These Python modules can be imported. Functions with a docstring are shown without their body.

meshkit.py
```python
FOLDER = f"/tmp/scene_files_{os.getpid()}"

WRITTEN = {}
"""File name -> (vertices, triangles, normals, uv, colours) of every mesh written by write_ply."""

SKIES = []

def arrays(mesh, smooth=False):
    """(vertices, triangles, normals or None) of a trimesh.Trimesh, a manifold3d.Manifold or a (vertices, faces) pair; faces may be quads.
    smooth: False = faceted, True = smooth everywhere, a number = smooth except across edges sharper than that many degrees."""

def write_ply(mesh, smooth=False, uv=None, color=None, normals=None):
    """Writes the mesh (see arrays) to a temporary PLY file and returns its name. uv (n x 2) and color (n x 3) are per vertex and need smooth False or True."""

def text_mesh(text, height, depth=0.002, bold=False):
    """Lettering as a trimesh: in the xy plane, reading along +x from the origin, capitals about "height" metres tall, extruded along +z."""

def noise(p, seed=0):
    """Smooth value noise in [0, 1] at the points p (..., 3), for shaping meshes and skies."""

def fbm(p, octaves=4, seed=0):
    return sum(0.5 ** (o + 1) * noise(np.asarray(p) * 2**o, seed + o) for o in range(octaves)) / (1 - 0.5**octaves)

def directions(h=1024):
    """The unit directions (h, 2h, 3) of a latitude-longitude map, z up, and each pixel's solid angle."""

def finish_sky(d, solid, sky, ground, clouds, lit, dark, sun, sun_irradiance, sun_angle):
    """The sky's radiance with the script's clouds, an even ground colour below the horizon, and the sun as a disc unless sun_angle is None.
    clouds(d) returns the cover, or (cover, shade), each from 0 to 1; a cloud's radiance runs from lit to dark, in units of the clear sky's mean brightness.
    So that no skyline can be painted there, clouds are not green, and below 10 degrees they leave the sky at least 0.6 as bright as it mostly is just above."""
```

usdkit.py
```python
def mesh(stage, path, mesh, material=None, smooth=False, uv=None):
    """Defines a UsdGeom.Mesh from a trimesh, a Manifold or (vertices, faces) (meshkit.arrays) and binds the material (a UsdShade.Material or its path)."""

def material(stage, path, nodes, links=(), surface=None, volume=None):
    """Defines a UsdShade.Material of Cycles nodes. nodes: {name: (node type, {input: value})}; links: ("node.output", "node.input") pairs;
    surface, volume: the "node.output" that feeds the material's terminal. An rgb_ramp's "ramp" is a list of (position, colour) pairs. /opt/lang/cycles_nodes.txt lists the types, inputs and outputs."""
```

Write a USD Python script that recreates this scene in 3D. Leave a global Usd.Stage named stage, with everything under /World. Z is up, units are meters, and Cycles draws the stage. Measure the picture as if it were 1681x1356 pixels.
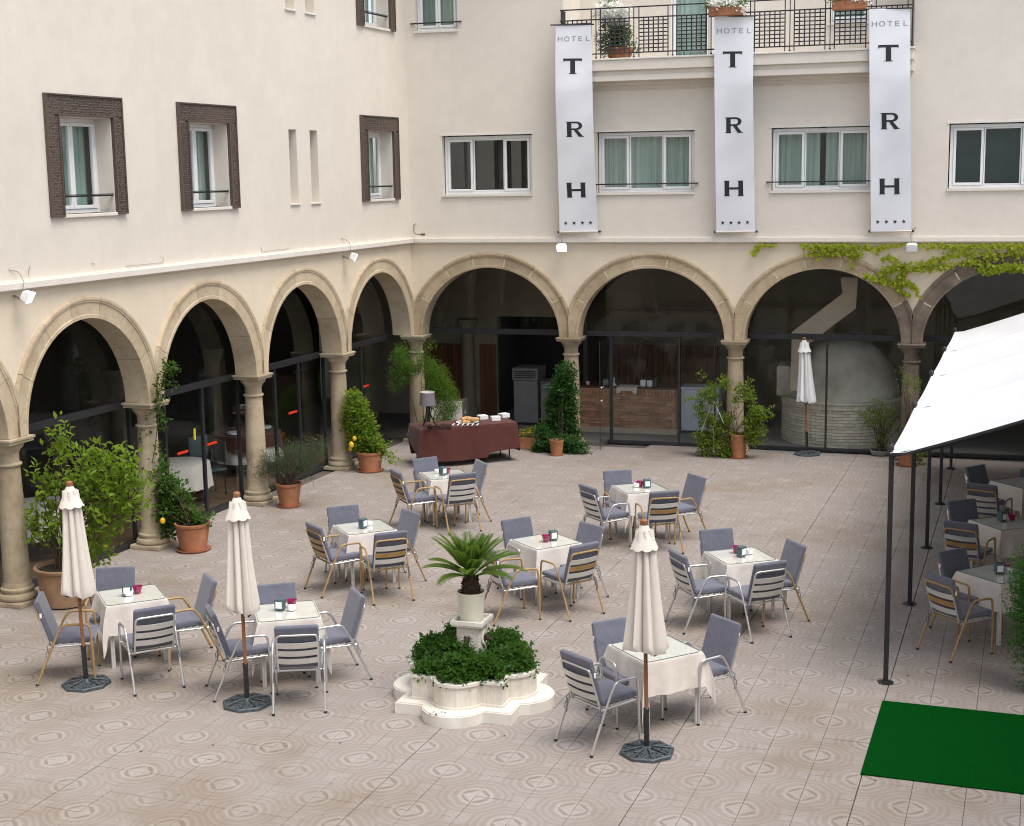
import math, random
import numpy as np, trimesh, usdkit, meshkit
from pxr import Usd, UsdGeom, UsdLux, UsdShade, Gf, Sdf
from shapely.geometry import Polygon, box as sbox, Point
from shapely import affinity, union_all

stage = Usd.Stage.CreateInMemory()
UsdGeom.SetStageUpAxis(stage, 'Z'); UsdGeom.SetStageMetersPerUnit(stage, 1.0)
W = UsdGeom.Xform.Define(stage, '/World'); stage.SetDefaultPrim(W.GetPrim())
UsdGeom.Scope.Define(stage, '/World/Looks')
PI = math.pi

# ------------------------------------------------------------------ camera, sky, sun
F_PX, YAW, PITCH, ROLL = 2393.471, -0.347741, 0.162598, -0.016146
CAM = np.array([11.90532, -27.06888, 5.379466])
PW, PH = 1681.0, 1356.0
EXPOSURE = 0.97
SUN_AZ, SUN_EL, SUN_I, SUN_ANGLE, SKY = math.radians(-18), math.radians(66), 0.42, 38.0, 0.118
d_ = np.array([math.sin(YAW) * math.cos(PITCH), math.cos(YAW) * math.cos(PITCH), -math.sin(PITCH)])
r0 = np.array([math.cos(YAW), -math.sin(YAW), 0]); u0 = np.cross(r0, d_)
R_ = math.cos(ROLL) * r0 + math.sin(ROLL) * u0
U_ = -math.sin(ROLL) * r0 + math.cos(ROLL) * u0
cam = UsdGeom.Camera.Define(stage, '/World/Camera')
cam.AddTransformOp().Set(Gf.Matrix4d(*R_, 0, *U_, 0, *(-d_), 0, *CAM, 1))
cam.CreateHorizontalApertureAttr(36.0); cam.CreateVerticalApertureAttr(36.0 * 826 / 1024)
cam.CreateFocalLengthAttr(F_PX / PW * 36.0)
cam.CreateClippingRangeAttr(Gf.Vec2f(0.1, 500))
cam.CreateExposureAttr(EXPOSURE)

sd = np.array([math.cos(SUN_EL) * math.cos(SUN_AZ), math.cos(SUN_EL) * math.sin(SUN_AZ), math.sin(SUN_EL)])
sky = UsdLux.DomeLight.Define(stage, '/World/sky')
sky.GetPrim().SetCustomDataByKey('kind', 'structure')
skym = usdkit.material(stage, '/World/Looks/sky_mat', {
    's': ('sky_texture', {'sky_type': 'single_scattering', 'sun_disc': False, 'sun_elevation': SUN_EL, 'sun_rotation': math.atan2(sd[0], sd[1]), 'air_density': 1.0, 'aerosol_density': 2.0}),
    'h': ('hsv', {'saturation': 0.42}),
    'b': ('background_shader', {'strength': SKY})}, [('s.color', 'h.color'), ('h.color', 'b.color')], surface='b.background')
UsdShade.MaterialBindingAPI.Apply(sky.GetPrim()).Bind(skym)
sun = UsdLux.DistantLight.Define(stage, '/World/sun')
sun.CreateNormalizeAttr(True); sun.CreateIntensityAttr(SUN_I); sun.CreateAngleAttr(SUN_ANGLE); sun.CreateColorAttr(Gf.Vec3f(1, .93, .85))
zax = sd; xax = np.cross([0, 0, 1], zax); xax /= np.linalg.norm(xax); yax = np.cross(zax, xax)
sun.AddTransformOp().Set(Gf.Matrix4d(*xax, 0, *yax, 0, *zax, 0, 0, 0, 30, 1))

# ------------------------------------------------------------------ measuring: a picture point onto a real plane of the place
def ray(x, y): return d_ + R_ * (x - PW / 2) / F_PX - U_ * (y - PH / 2) / F_PX
def ground(x, y, z=0.0):
    v = ray(x, y); return CAM + v * (z - CAM[2]) / v[2]
def at(x, y, Y):
    v = ray(x, y); return CAM + v * (Y - CAM[1]) / v[1]
aL, aB = -0.0159188, 0.0470195
dL = np.array([math.sin(aL), -math.cos(aL), 0]); nL = np.array([math.cos(aL), math.sin(aL), 0])
dB = np.array([math.cos(aB), math.sin(aB), 0]); nB = np.array([math.sin(aB), -math.cos(aB), 0])
class Frame:
    """wall coordinates: u along the wall from the inner corner, w out of the wall into the courtyard, z up"""
    def __init__(s, d, n): s.d, s.n, s.m = d, n, np.stack([d, n, [0, 0, 1.0]])
    def to(s, v): return np.asarray(v, float) @ s.m
    def hit(s, x, y, w=0.0):
        v = ray(x, y); t = (w - CAM @ s.n) / (v @ s.n); p = CAM + v * t
        return p @ s.d, p[2]
FL, FB = Frame(dL, nL), Frame(dB, nB)
FW = Frame(np.array([1.0, 0, 0]), np.array([0, 1.0, 0]))

# ------------------------------------------------------------------ materials
def mat(name, c1, c2=None, rough=.6, scale=6.0, bump=0.0, bscale=40.0, metal=0.0, detail=4, spec=.5, rnd=0.0, sheen=0.0, coat=0.0, stretch=None, bdist=.01):
    n = {'p': ('principled_bsdf', {'roughness': rough, 'metallic': metal, 'specular_ior_level': spec, 'sheen_weight': sheen, 'coat_weight': coat})}
    l = []
    n['g'] = ('geometry', {}); n['t'] = ('texture_coordinate', {})
    src = 't.object'
    if stretch:
        n['mp'] = ('mapping', {'scale': stretch}); l.append((src, 'mp.vector')); src = 'mp.vector'
    if c2 is None: c2 = tuple(min(1, c * 1.12) for c in c1)
    n['n'] = ('noise_texture', {'scale': scale, 'detail': detail, 'roughness': .6}); l.append((src, 'n.vector'))
    n['r'] = ('rgb_ramp', {'ramp': [(.3, c1), (.7, c2)]}); l.append(('n.fac', 'r.fac')); out = 'r.color'
    if rnd:
        n['o'] = ('object_info', {}); n['mr'] = ('map_range', {'from_min': 0, 'from_max': 1, 'to_min': 1 - rnd, 'to_max': 1 + rnd}); l.append(('o.random', 'mr.value'))
        n['h'] = ('hsv', {}); l += [(out, 'h.color'), ('mr.result', 'h.value')]; out = 'h.color'
    l.append((out, 'p.base_color'))
    if bump:
        n['bn'] = ('noise_texture', {'scale': bscale, 'detail': 5}); n['b'] = ('bump', {'strength': bump, 'distance': bdist})
        l += [(src, 'bn.vector'), ('bn.fac', 'b.height'), ('b.normal', 'p.normal')]
    return usdkit.material(stage, '/World/Looks/' + name, n, l, surface='p.BSDF')

def leafmat(name, c1, c2, c3=None, rough=.45, trans=.5, spec=.3):
    ramp = [(0, c1), (.6, c2), (1, c3 or c2)]
    n = {'g': ('geometry', {}), 'r': ('rgb_ramp', {'ramp': ramp}), 'p': ('principled_bsdf', {'roughness': rough, 'specular_ior_level': spec}),
         't': ('translucent_bsdf', {}), 'm': ('mix_closure', {'fac': trans}), 'h': ('hsv', {'value': 1.55, 'hue': .485})}
    l = [('g.random_per_island', 'r.fac'), ('r.color', 'p.base_color'), ('r.color', 'h.color'), ('h.color', 't.color'), ('p.BSDF', 'm.closure1'), ('t.BSDF', 'm.closure2')]
    return usdkit.material(stage, '/World/Looks/' + name, n, l, surface='m.closure')

def panemat(name, tint, fac_add=.04, rough=.0):
    n = {'f': ('layer_weight', {'blend': .5}), 'pw': ('math', {'math_type': 'power', 'value2': 4.2}), 'a': ('math', {'math_type': 'multiply_add', 'value2': .9, 'value3': .035 + fac_add, 'use_clamp': True}), 't': ('transparent_bsdf', {'color': tint}),
         'g': ('glossy_bsdf', {'color': (.95, 1, 1), 'roughness': rough}), 'm': ('mix_closure', {})}
    l = [('f.facing', 'pw.value1'), ('pw.value', 'a.value1'), ('a.value', 'm.fac'), ('t.BSDF', 'm.closure1'), ('g.BSDF', 'm.closure2')]
    return usdkit.material(stage, '/World/Looks/' + name, n, l, surface='m.closure')

def plaster(name, c, dirt, amount=.5):
    n = {'t': ('texture_coordinate', {}), 'n1': ('noise_texture', {'scale': .55, 'detail': 5, 'roughness': .6}), 'n2': ('noise_texture', {'scale': 4.0, 'detail': 6, 'roughness': .7}),
         'mp': ('mapping', {'scale': (5.0, 5.0, .22)}), 'n3': ('noise_texture', {'scale': 1.0, 'detail': 4, 'roughness': .6}),
         'r1': ('rgb_ramp', {'ramp': [(.35, tuple(x * .965 for x in c)), (.65, tuple(min(1, x * 1.03) for x in c))]}),
         'r3': ('rgb_ramp', {'ramp': [(.56, (0, 0, 0)), (.8, (1, 1, 1))]}), 'm2': ('math', {'math_type': 'multiply', 'value2': .16 * amount}),
         'mx': ('mix', {'mix_type': 'mix', 'color2': dirt}), 'r2': ('rgb_ramp', {'ramp': [(.3, (.965, .965, .965)), (.7, (1.03, 1.03, 1.03))]}), 'mm': ('mix', {'mix_type': 'multiply', 'fac': 1.0}),
         'nb': ('noise_texture', {'scale': 55.0, 'detail': 6}), 'b': ('bump', {'strength': .22, 'distance': .01}), 'nw': ('noise_texture', {'scale': 1.3, 'detail': 3}), 'b2': ('bump', {'strength': .25, 'distance': .03}),
         'p': ('principled_bsdf', {'roughness': .85, 'specular_ior_level': .25})}
    l = [('t.object', 'n1.vector'), ('t.object', 'n2.vector'), ('t.object', 'mp.vector'), ('mp.vector', 'n3.vector'), ('n1.fac', 'r1.fac'), ('n3.fac', 'r3.fac'), ('r3.color', 'm2.value1'),
         ('m2.value', 'mx.fac'), ('r1.color', 'mx.color1'), ('n2.fac', 'r2.fac'), ('mx.color', 'mm.color1'), ('r2.color', 'mm.color2'), ('mm.color', 'p.base_color'),
         ('t.object', 'nb.vector'), ('t.object', 'nw.vector'), ('nw.fac', 'b2.height'), ('b2.normal', 'b.normal'), ('nb.fac', 'b.height'), ('b.normal', 'p.normal')]
    return usdkit.material(stage, '/World/Looks/' + name, n, l, surface='p.BSDF')

M = {}
M['wall'] = plaster('cream_plaster', (.66, .61, .535), (.43, .37, .30), .55)
M['wall_low'] = plaster('warm_plaster', (.69, .605, .475), (.42, .35, .27), .7)
M['cornice'] = plaster('cornice_plaster', (.70, .65, .58), (.38, .34, .29), .8)
def stonemat(name, c1, c2, c3, lo):
    n = {'t': ('texture_coordinate', {}), 'n': ('noise_texture', {'scale': 2.2, 'detail': 7, 'roughness': .65}), 'r': ('rgb_ramp', {'ramp': [(.28, c1), (.5, c2), (.72, c3)]}),
         'o': ('object_info', {}), 'mr': ('map_range', {'from_min': 0, 'from_max': 1, 'to_min': lo, 'to_max': 1.1}), 'h': ('hsv', {}),
         'g': ('noise_texture', {'scale': 9.0, 'detail': 8, 'roughness': .75}), 'gr': ('rgb_ramp', {'ramp': [(.52, (1, 1, 1)), (.75, (.62, .58, .52))]}), 'mm': ('mix', {'mix_type': 'multiply', 'fac': .8}),
         'bn': ('noise_texture', {'scale': 35.0, 'detail': 8, 'roughness': .7}), 'b': ('bump', {'strength': .5, 'distance': .012}), 'p': ('principled_bsdf', {'roughness': .85, 'specular_ior_level': .25})}
    l = [('t.object', 'n.vector'), ('n.fac', 'r.fac'), ('r.color', 'h.color'), ('o.random', 'mr.value'), ('mr.result', 'h.value'), ('t.object', 'g.vector'), ('g.fac', 'gr.fac'), ('h.color', 'mm.color1'), ('gr.color', 'mm.color2'),
         ('mm.color', 'p.base_color'), ('t.object', 'bn.vector'), ('bn.fac', 'b.height'), ('b.normal', 'p.normal')]
    return usdkit.material(stage, '/World/Looks/' + name, n, l, surface='p.BSDF')
M['stone'] = stonemat('golden_sandstone', (.33, .255, .16), (.44, .355, .24), (.50, .415, .295), .86)
M['stone_left'] = stonemat('pale_sandstone', (.41, .325, .215), (.51, .42, .295), (.56, .475, .35), .9)
M['stone_column'] = stonemat('column_sandstone', (.27, .22, .15), (.41, .34, .235), (.47, .395, .29), .88)
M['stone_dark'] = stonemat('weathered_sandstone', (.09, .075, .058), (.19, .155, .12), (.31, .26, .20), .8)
M['mortar'] = mat('mortar', (.55, .48, .37), rough=.9)
M['brown_frame'] = None
M['white_frame'] = mat('white_lacquer', (.74, .74, .74), (.78, .78, .78), rough=.35)
M['sill'] = mat('pale_sill', (.62, .58, .52), (.70, .66, .60), rough=.7, scale=9)
M['iron'] = mat('dark_iron', (.030, .028, .030), (.045, .040, .042), rough=.5, metal=.3)
M['black_metal'] = mat('black_paint_metal', (.012, .012, .014), (.018, .018, .02), rough=.4)
M['glass_frame'] = mat('dark_glass_frame', (.016, .016, .018), (.022, .022, .025), rough=.4)
M['pane'] = panemat('arcade_glass', (.90, .925, .92), -.012)
M['wpane'] = panemat('window_glass', (.93, .965, .955), .05)
M['curtain'] = mat('green_sheer', (.27, .38, .33), (.40, .50, .44), rough=.9, scale=3, stretch=(9, 9, .3))
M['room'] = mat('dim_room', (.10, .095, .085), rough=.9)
M['inner_wall'] = mat('inner_plaster', (.24, .205, .15), (.31, .265, .20), rough=.9, scale=2, bump=.3)
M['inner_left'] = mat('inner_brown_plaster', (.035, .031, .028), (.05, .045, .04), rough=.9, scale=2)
M['inner_stone'] = mat('inner_stone', (.10, .09, .07), (.14, .12, .095), rough=.9, scale=3)
M['inner_floor'] = mat('inner_floor', (.10, .06, .035), (.16, .10, .06), rough=.35, scale=3)
M['wood_panel'] = mat('wood_panel', (.10, .040, .018), (.19, .080, .035), rough=.5, scale=3, stretch=(6, 6, .4), rnd=.2)
M['wood'] = mat('teak_pole', (.20, .08, .03), (.30, .13, .055), rough=.45, scale=5, stretch=(8, 8, .5))
M['alu'] = mat('satin_aluminium', (.60, .60, .60), (.68, .68, .68), rough=.33, metal=.85)
M['slat'] = mat('aluminium_slat', (.55, .54, .51), (.63, .62, .58), rough=.4, metal=.35)
M['bamboo'] = mat('bamboo_finish', (.31, .19, .07), (.43, .285, .125), rough=.4, scale=14, stretch=(3, 3, 1))
M['bamboo_slat'] = mat('bamboo_slat', (.27, .16, .055), (.37, .23, .085), rough=.4, scale=12)
M['cushion'] = mat('grey_cushion', (.105, .110, .150), (.135, .140, .185), rough=.9, scale=12, bump=.35, bscale=260, sheen=.3, rnd=.08, bdist=.004)
M['tag'] = mat('white_tag', (.75, .75, .75), rough=.7)
M['ribbon'] = mat('grey_ribbon', (.10, .11, .15), rough=.9)
M['foot'] = mat('black_rubber', (.015, .015, .015), rough=.7)
M['cloth'] = mat('ivory_cloth', (.66, .615, .57), (.72, .675, .63), rough=.9, scale=5, bump=.45, bscale=9, sheen=.2, bdist=.02)
M['table'] = mat('white_table_metal', (.62, .61, .58), (.68, .67, .64), rough=.4, metal=.2)
M['tglass'] = panemat('table_glass', (.95, .98, .97), .03, .02)
M['tedge'] = mat('glass_edge', (.10, .16, .15), rough=.2)
M['teal'] = mat('teal_plastic', (.060, .105, .120), (.07, .12, .135), rough=.35)
M['paper'] = mat('paper_white', (.80, .80, .80), rough=.8)
M['magenta'] = mat('magenta_glaze', (.26, .005, .075), (.30, .008, .09), rough=.25, coat=.4)
M['porcelain'] = mat('white_porcelain', (.80, .80, .80), rough=.2)
M['canvas'] = mat('parasol_canvas', (.68, .64, .58), (.75, .71, .655), rough=.9, scale=4, bump=.2, bscale=200, bdist=.003)
M['canvas_white'] = mat('white_canvas', (.76, .76, .77), (.81, .81, .82), rough=.9, scale=4, bump=.2, bscale=200, bdist=.003)
M['awning'] = mat('awning_fabric', (.62, .63, .65), (.67, .68, .70), rough=.8, scale=1.1, bump=.15, bscale=6, bdist=.003)
M['castiron'] = mat('cast_base', (.05, .062, .072), (.12, .14, .155), rough=.5, scale=22, metal=.4, bump=.3, bscale=60)
M['fountain'] = None
M['terracotta'] = mat('terracotta', (.26, .10, .045), (.45, .195, .095), rough=.8, scale=4, bump=.3, bscale=50, rnd=.12)
M['terra_old'] = mat('old_terracotta', (.22, .13, .07), (.36, .22, .125), rough=.85, scale=5, bump=.4, bscale=30)
M['soil'] = mat('soil', (.025, .017, .012), (.05, .035, .025), rough=1, scale=20, bump=1, bscale=40)
M['cream_pot'] = mat('cream_pot', (.62, .61, .50), (.66, .65, .54), rough=.35)
M['trunk'] = mat('bark', (.06, .042, .028), (.12, .085, .055), rough=.9, scale=14, bump=.8, bscale=30)
M['palm_trunk'] = mat('palm_trunk', (.020, .012, .008), (.06, .035, .02), rough=1, scale=30, bump=1, bscale=40)
M['carpet'] = mat('green_carpet', (.001, .030, .004), (.004, .085, .012), rough=1, scale=110, bump=1, bscale=160, spec=.0, bdist=.012)
M['maroon'] = mat('maroon_cloth', (.060, .011, .0075), (.085, .017, .012), rough=.85, scale=5, bump=.2, bscale=120, sheen=.15, bdist=.003)
M['lampshade'] = mat('grey_shade', (.15, .13, .155), (.18, .155, .18), rough=.9)
M['shade_in'] = mat('shade_lining', (.7, .66, .58), rough=.8)
M['dark_twig'] = mat('dark_twig', (.03, .012, .010), (.06, .025, .02), rough=.8)
M['bread'] = mat('bread', (.40, .22, .09), (.58, .36, .18), rough=.8, scale=20)
M['grey_metal'] = mat('grey_appliance', (.20, .20, .20), (.25, .25, .25), rough=.5)
M['white_box'] = mat('white_cabinet', (.55, .60, .68), rough=.4)
M['red_strip'] = mat('red_strip', (.60, .035, .01), rough=.5)
M['yellow_strip'] = mat('yellow_strip', (.55, .50, .05), rough=.5)
M['brick'] = mat('bar_brick', (.34, .16, .09), (.50, .29, .18), rough=.9, scale=8, rnd=.25, bump=.4, bscale=30)
M['brick_pale'] = mat('oven_brick', (.50, .46, .37), (.62, .57, .47), rough=.9, scale=8, rnd=.15, bump=.4, bscale=30)
M['oven_plaster'] = mat('oven_plaster', (.36, .33, .27), (.72, .68, .59), rough=.9, scale=1.3, bump=.4)
M['duct'] = mat('duct_plaster', (.47, .385, .30), rough=.8)
M['lamp_white'] = mat('lamp_enamel', (.72, .72, .72), rough=.4)
M['banner'] = mat('banner_vinyl', (.70, .715, .75), (.74, .755, .79), rough=.5, scale=2)
M['ink'] = mat('banner_ink', (.012, .014, .018), rough=.6)
M['ink_grey'] = mat('banner_grey_ink', (.22, .23, .25), rough=.6)
M['lemon'] = mat('lemon_fruit', (.70, .42, .015), rough=.4)
M['slate'] = mat('grey_slab', (.2, .19, .18), rough=.8)
M['ice_green'] = mat('green_bottle', (.02, .08, .03), rough=.2)
M['steel'] = mat('polished_steel', (.6, .6, .6), rough=.2, metal=1)
M['brick_joint'] = mat('brick_joint', (.62, .54, .44), rough=1)
M['grout'] = mat('floor_grout', (.085, .072, .062), (.12, .10, .09), rough=.95, scale=4)
M['leaf_citrus'] = leafmat('leaf_citrus', (0.16, 0.26, 0.022), (0.34, 0.47, 0.04), (0.6, 0.68, 0.11))
M['leaf_ivy'] = leafmat('leaf_ivy', (0.06, 0.135, 0.02), (0.15, 0.28, 0.04), (0.36, 0.52, 0.1))
M['leaf_olive'] = leafmat('leaf_olive', (0.079, 0.119, 0.059), (0.152, 0.211, 0.112), (0.290, 0.356, 0.211), trans=.2)
M['leaf_jasmine'] = leafmat('leaf_jasmine', (0.12, 0.23, 0.03), (0.24, 0.41, 0.05), (0.42, 0.6, 0.1))
M['leaf_dark_ivy'] = leafmat('leaf_dark_ivy', (0.04, 0.115, 0.025), (0.095, 0.21, 0.045), (0.28, 0.42, 0.14))
M['leaf_yellow'] = leafmat('leaf_yellow', (.16, .24, .03), (.36, .45, .06), (.66, .72, .16))
M['leaf_vine'] = leafmat('leaf_vine', (.30, .36, .03), (.50, .55, .06), (.58, .42, .08))
M['leaf_bed'] = leafmat('leaf_bed', (0.045, 0.12, 0.016), (0.15, 0.33, 0.045), (0.45, 0.62, 0.15))
M['leaf_palm'] = leafmat('leaf_palm', (0.11, 0.20, 0.025), (0.29, 0.43, 0.06), (0.56, 0.65, 0.14))
M['leaf_hedge'] = leafmat('leaf_hedge', (0.064, 0.180, 0.036), (0.154, 0.342, 0.064), (0.270, 0.522, 0.126))
M['petal'] = leafmat('white_petal', (.78, .78, .74), (.85, .85, .82), (.80, .82, .70), trans=.25)
M['flower_yellow'] = leafmat('yellow_petal', (.55, .30, .01), (.65, .38, .02))

def lampmat():
    n = {'e': ('emission', {'color': (1, .93, .82), 'strength': 1.6})}
    return usdkit.material(stage, '/World/Looks/lit_lens', n, [], surface='e.emission')
M['lens_lit'] = lampmat()

def brownframe():
    n = {'t': ('texture_coordinate', {}), 'v': ('voronoi_texture', {'scale': 30.0, 'randomness': .5}), 'r': ('rgb_ramp', {'ramp': [(.28, (.018, .013, .010)), (.40, (.088, .064, .048))]}),
         'b': ('bump', {'strength': .8, 'distance': .02}), 'p': ('principled_bsdf', {'roughness': .6})}
    l = [('t.object', 'v.vector'), ('v.distance', 'r.fac'), ('r.color', 'p.base_color'), ('v.distance', 'b.height'), ('b.normal', 'p.normal')]
    return usdkit.material(stage, '/World/Looks/perforated_brown', n, l, surface='p.BSDF')
M['brown_frame'] = brownframe()
M['brown_edge'] = mat('brown_edge', (.080, .058, .045), rough=.5)

def fountainmat():
    n = {'t': ('texture_coordinate', {}), 'mp': ('mapping', {'scale': (55, 55, 1.6)}), 'n': ('noise_texture', {'scale': 1.0, 'detail': 3}), 'r': ('rgb_ramp', {'ramp': [(.42, (1, 1, 1)), (.66, (.80, .77, .72))]}),
         'n2': ('noise_texture', {'scale': 5.0, 'detail': 6, 'roughness': .7}), 'r2': ('rgb_ramp', {'ramp': [(.3, (.60, .56, .49)), (.65, (.74, .70, .63))]}), 'm': ('mix', {'mix_type': 'multiply', 'fac': .55}),
         'b': ('bump', {'strength': .35, 'distance': .01}), 'p': ('principled_bsdf', {'roughness': .7})}
    l = [('t.object', 'mp.vector'), ('mp.vector', 'n.vector'), ('n.fac', 'r.fac'), ('t.object', 'n2.vector'), ('n2.fac', 'r2.fac'), ('r2.color', 'm.color1'), ('r.color', 'm.color2'), ('m.color', 'p.base_color'),
         ('n.fac', 'b.height'), ('b.normal', 'p.normal')]
    return usdkit.material(stage, '/World/Looks/whitewashed_stone', n, l, surface='p.BSDF')
M['fountain'] = fountainmat()
M['slab_white'] = mat('white_slab', (.62, .59, .53), (.76, .73, .67), rough=.6, scale=4, bump=.2, bscale=30, detail=8)

TS, GX, GY = .45, 4.738253, -14.942761
def tilemat(name, seed):
    """printed encaustic tile: octagonal medallions at every second joint crossing with fine rings round them"""
    n, l = {}, []
    def math_(k, t, a, b=None, c=False):
        ins = {'math_type': t, 'use_clamp': c}
        for s, v in (('value1', a), ('value2', b)):
            if isinstance(v, (int, float)): ins[s] = float(v)
        n[k] = ('math', ins)
        for s, v in (('value1', a), ('value2', b)):
            if isinstance(v, str): l.append((v, f'{k}.{s}'))
        return f'{k}.value'
    n['g'] = ('geometry', {}); n['s'] = ('separate_xyz', {}); l.append(('g.position', 's.vector'))
    nz = 'wn'; n[nz] = ('noise_texture', {'scale': 5.0, 'detail': 2}); l.append(('g.position', 'wn.vector'))
    wob = math_('wob', 'multiply', math_('wob0', 'subtract', 'wn.fac', .5), .14)
    u = math_('u', 'multiply', math_('u1', 'subtract', 's.x', GX), 1 / TS); v = math_('v', 'multiply', math_('v1', 'subtract', 's.y', GY), 1 / TS)
    a = math_('a', 'multiply', math_('a1', 'add', u, v), .5); b = math_('b', 'multiply', math_('b1', 'subtract', u, v), .5)
    fa = math_('fa', 'subtract', a, math_('ra', 'round', a)); fb = math_('fb', 'subtract', b, math_('rb', 'round', b))
    du = math_('du', 'absolute', math_('du1', 'add', fa, fb)); dv = math_('dv', 'absolute', math_('dv1', 'subtract', fa, fb))
    mx = math_('mx', 'maximum', du, dv); sm = math_('sm', 'multiply', math_('sm1', 'add', du, dv), .72)
    eu = math_('eu', 'sqrt', math_('e3', 'add', math_('e1', 'multiply', du, du), math_('e2', 'multiply', dv, dv)))
    oct_ = math_('oct', 'maximum', mx, sm)
    r = math_('r', 'add', math_('r1', 'multiply', oct_, .45), math_('r2', 'multiply', eu, .55))
    rw = math_('rw', 'add', r, wob)
    base, light, dark, white = (.322, .282, .254), (.395, .353, .323), (.240, .202, .178), (.41, .376, .352)
    low, hi = (.284, .247, .223), (.355, .314, .286)
    n['ramp'] = ('rgb_ramp', {'ramp': [(0, dark), (.285, dark), (.297, light), (.335, (.42, .378, .352)), (.36, light), (.372, base), (.405, base), (.42, low), (.45, low), (.462, base), (.495, base), (.508, light), (.528, hi), (.54, base), (.565, base), (.58, low), (.605, low), (.62, base),
                             (.645, hi), (.668, hi), (.68, base), (.70, low), (.735, low), (.75, base), (.785, hi), (.82, hi), (.835, base), (1, base)]})
    l.append((rw, 'ramp.fac'))
    # the pale lozenge in each medallion and the pale speckled square between four medallions
    loz = math_('loz', 'add', math_('lz', 'add', du, dv), math_('lw', 'multiply', wob, .35))
    inn = math_('inn', 'less_than', loz, .285)
    n['mi'] = ('mix', {'mix_type': 'mix', 'color2': white}); l += [('ramp.color', 'mi.color1'), (math_('inv', 'multiply', inn, .9), 'mi.fac')]
    eu2 = math_('eu2', 'subtract', 1.0, mx); ev2 = math_('ev2', 'minimum', du, dv)
    sq = math_('sq', 'less_than', math_('sq1', 'maximum', math_('sq2', 'absolute', eu2), ev2), .17)
    chk = math_('chk', 'add', math_('ck1', 'multiply', math_('ck2', 'sine', math_('ck3', 'multiply', u, 42.0)), math_('ck4', 'sine', math_('ck5', 'multiply', v, 42.0))), .3, True)
    n['ms'] = ('mix', {'mix_type': 'mix', 'color2': (0.417, 0.396, 0.385)}); l += [('mi.color', 'ms.color1'), (math_('sqf', 'multiply', math_('sqc', 'multiply', sq, chk), .75), 'ms.fac')]
    # speckle
    n['sp'] = ('noise_texture', {'scale': 62.0, 'detail': 5, 'roughness': .8}); l.append(('g.position', 'sp.vector'))
    n['spr'] = ('rgb_ramp', {'ramp': [(.32, (.72, .72, .72)), (.68, (1.27, 1.27, 1.27))]}); l.append(('sp.fac', 'spr.fac'))
    n['m1'] = ('mix', {'mix_type': 'multiply', 'fac': .9}); l += [('ms.color', 'm1.color1'), ('spr.color', 'm1.color2')]
    # wear: patches where the print has faded into the base
    n['w'] = ('noise_texture', {'scale': 1.1, 'detail': 6, 'roughness': .65}); l.append(('g.position', 'w.vector'))
    n['wr'] = ('rgb_ramp', {'ramp': [(.30, (.05, .05, .05)), (.55, (.35, .35, .35)), (.74, (.85, .85, .85))]}); l.append(('w.fac', 'wr.fac'))
    n['m2'] = ('mix', {'mix_type': 'mix', 'color2': (0.305, 0.274, 0.257)}); l += [('wr.color', 'm2.fac'), ('m1.color', 'm2.color1')]
    n['st'] = ('noise_texture', {'scale': .45, 'detail': 5, 'roughness': .7}); l.append(('g.position', 'st.vector'))
    n['sr'] = ('rgb_ramp', {'ramp': [(.30, (.80, .74, .65)), (.50, (1, 1, 1)), (.75, (1.05, 1.05, 1.07))]}); l.append(('st.fac', 'sr.fac'))
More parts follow.
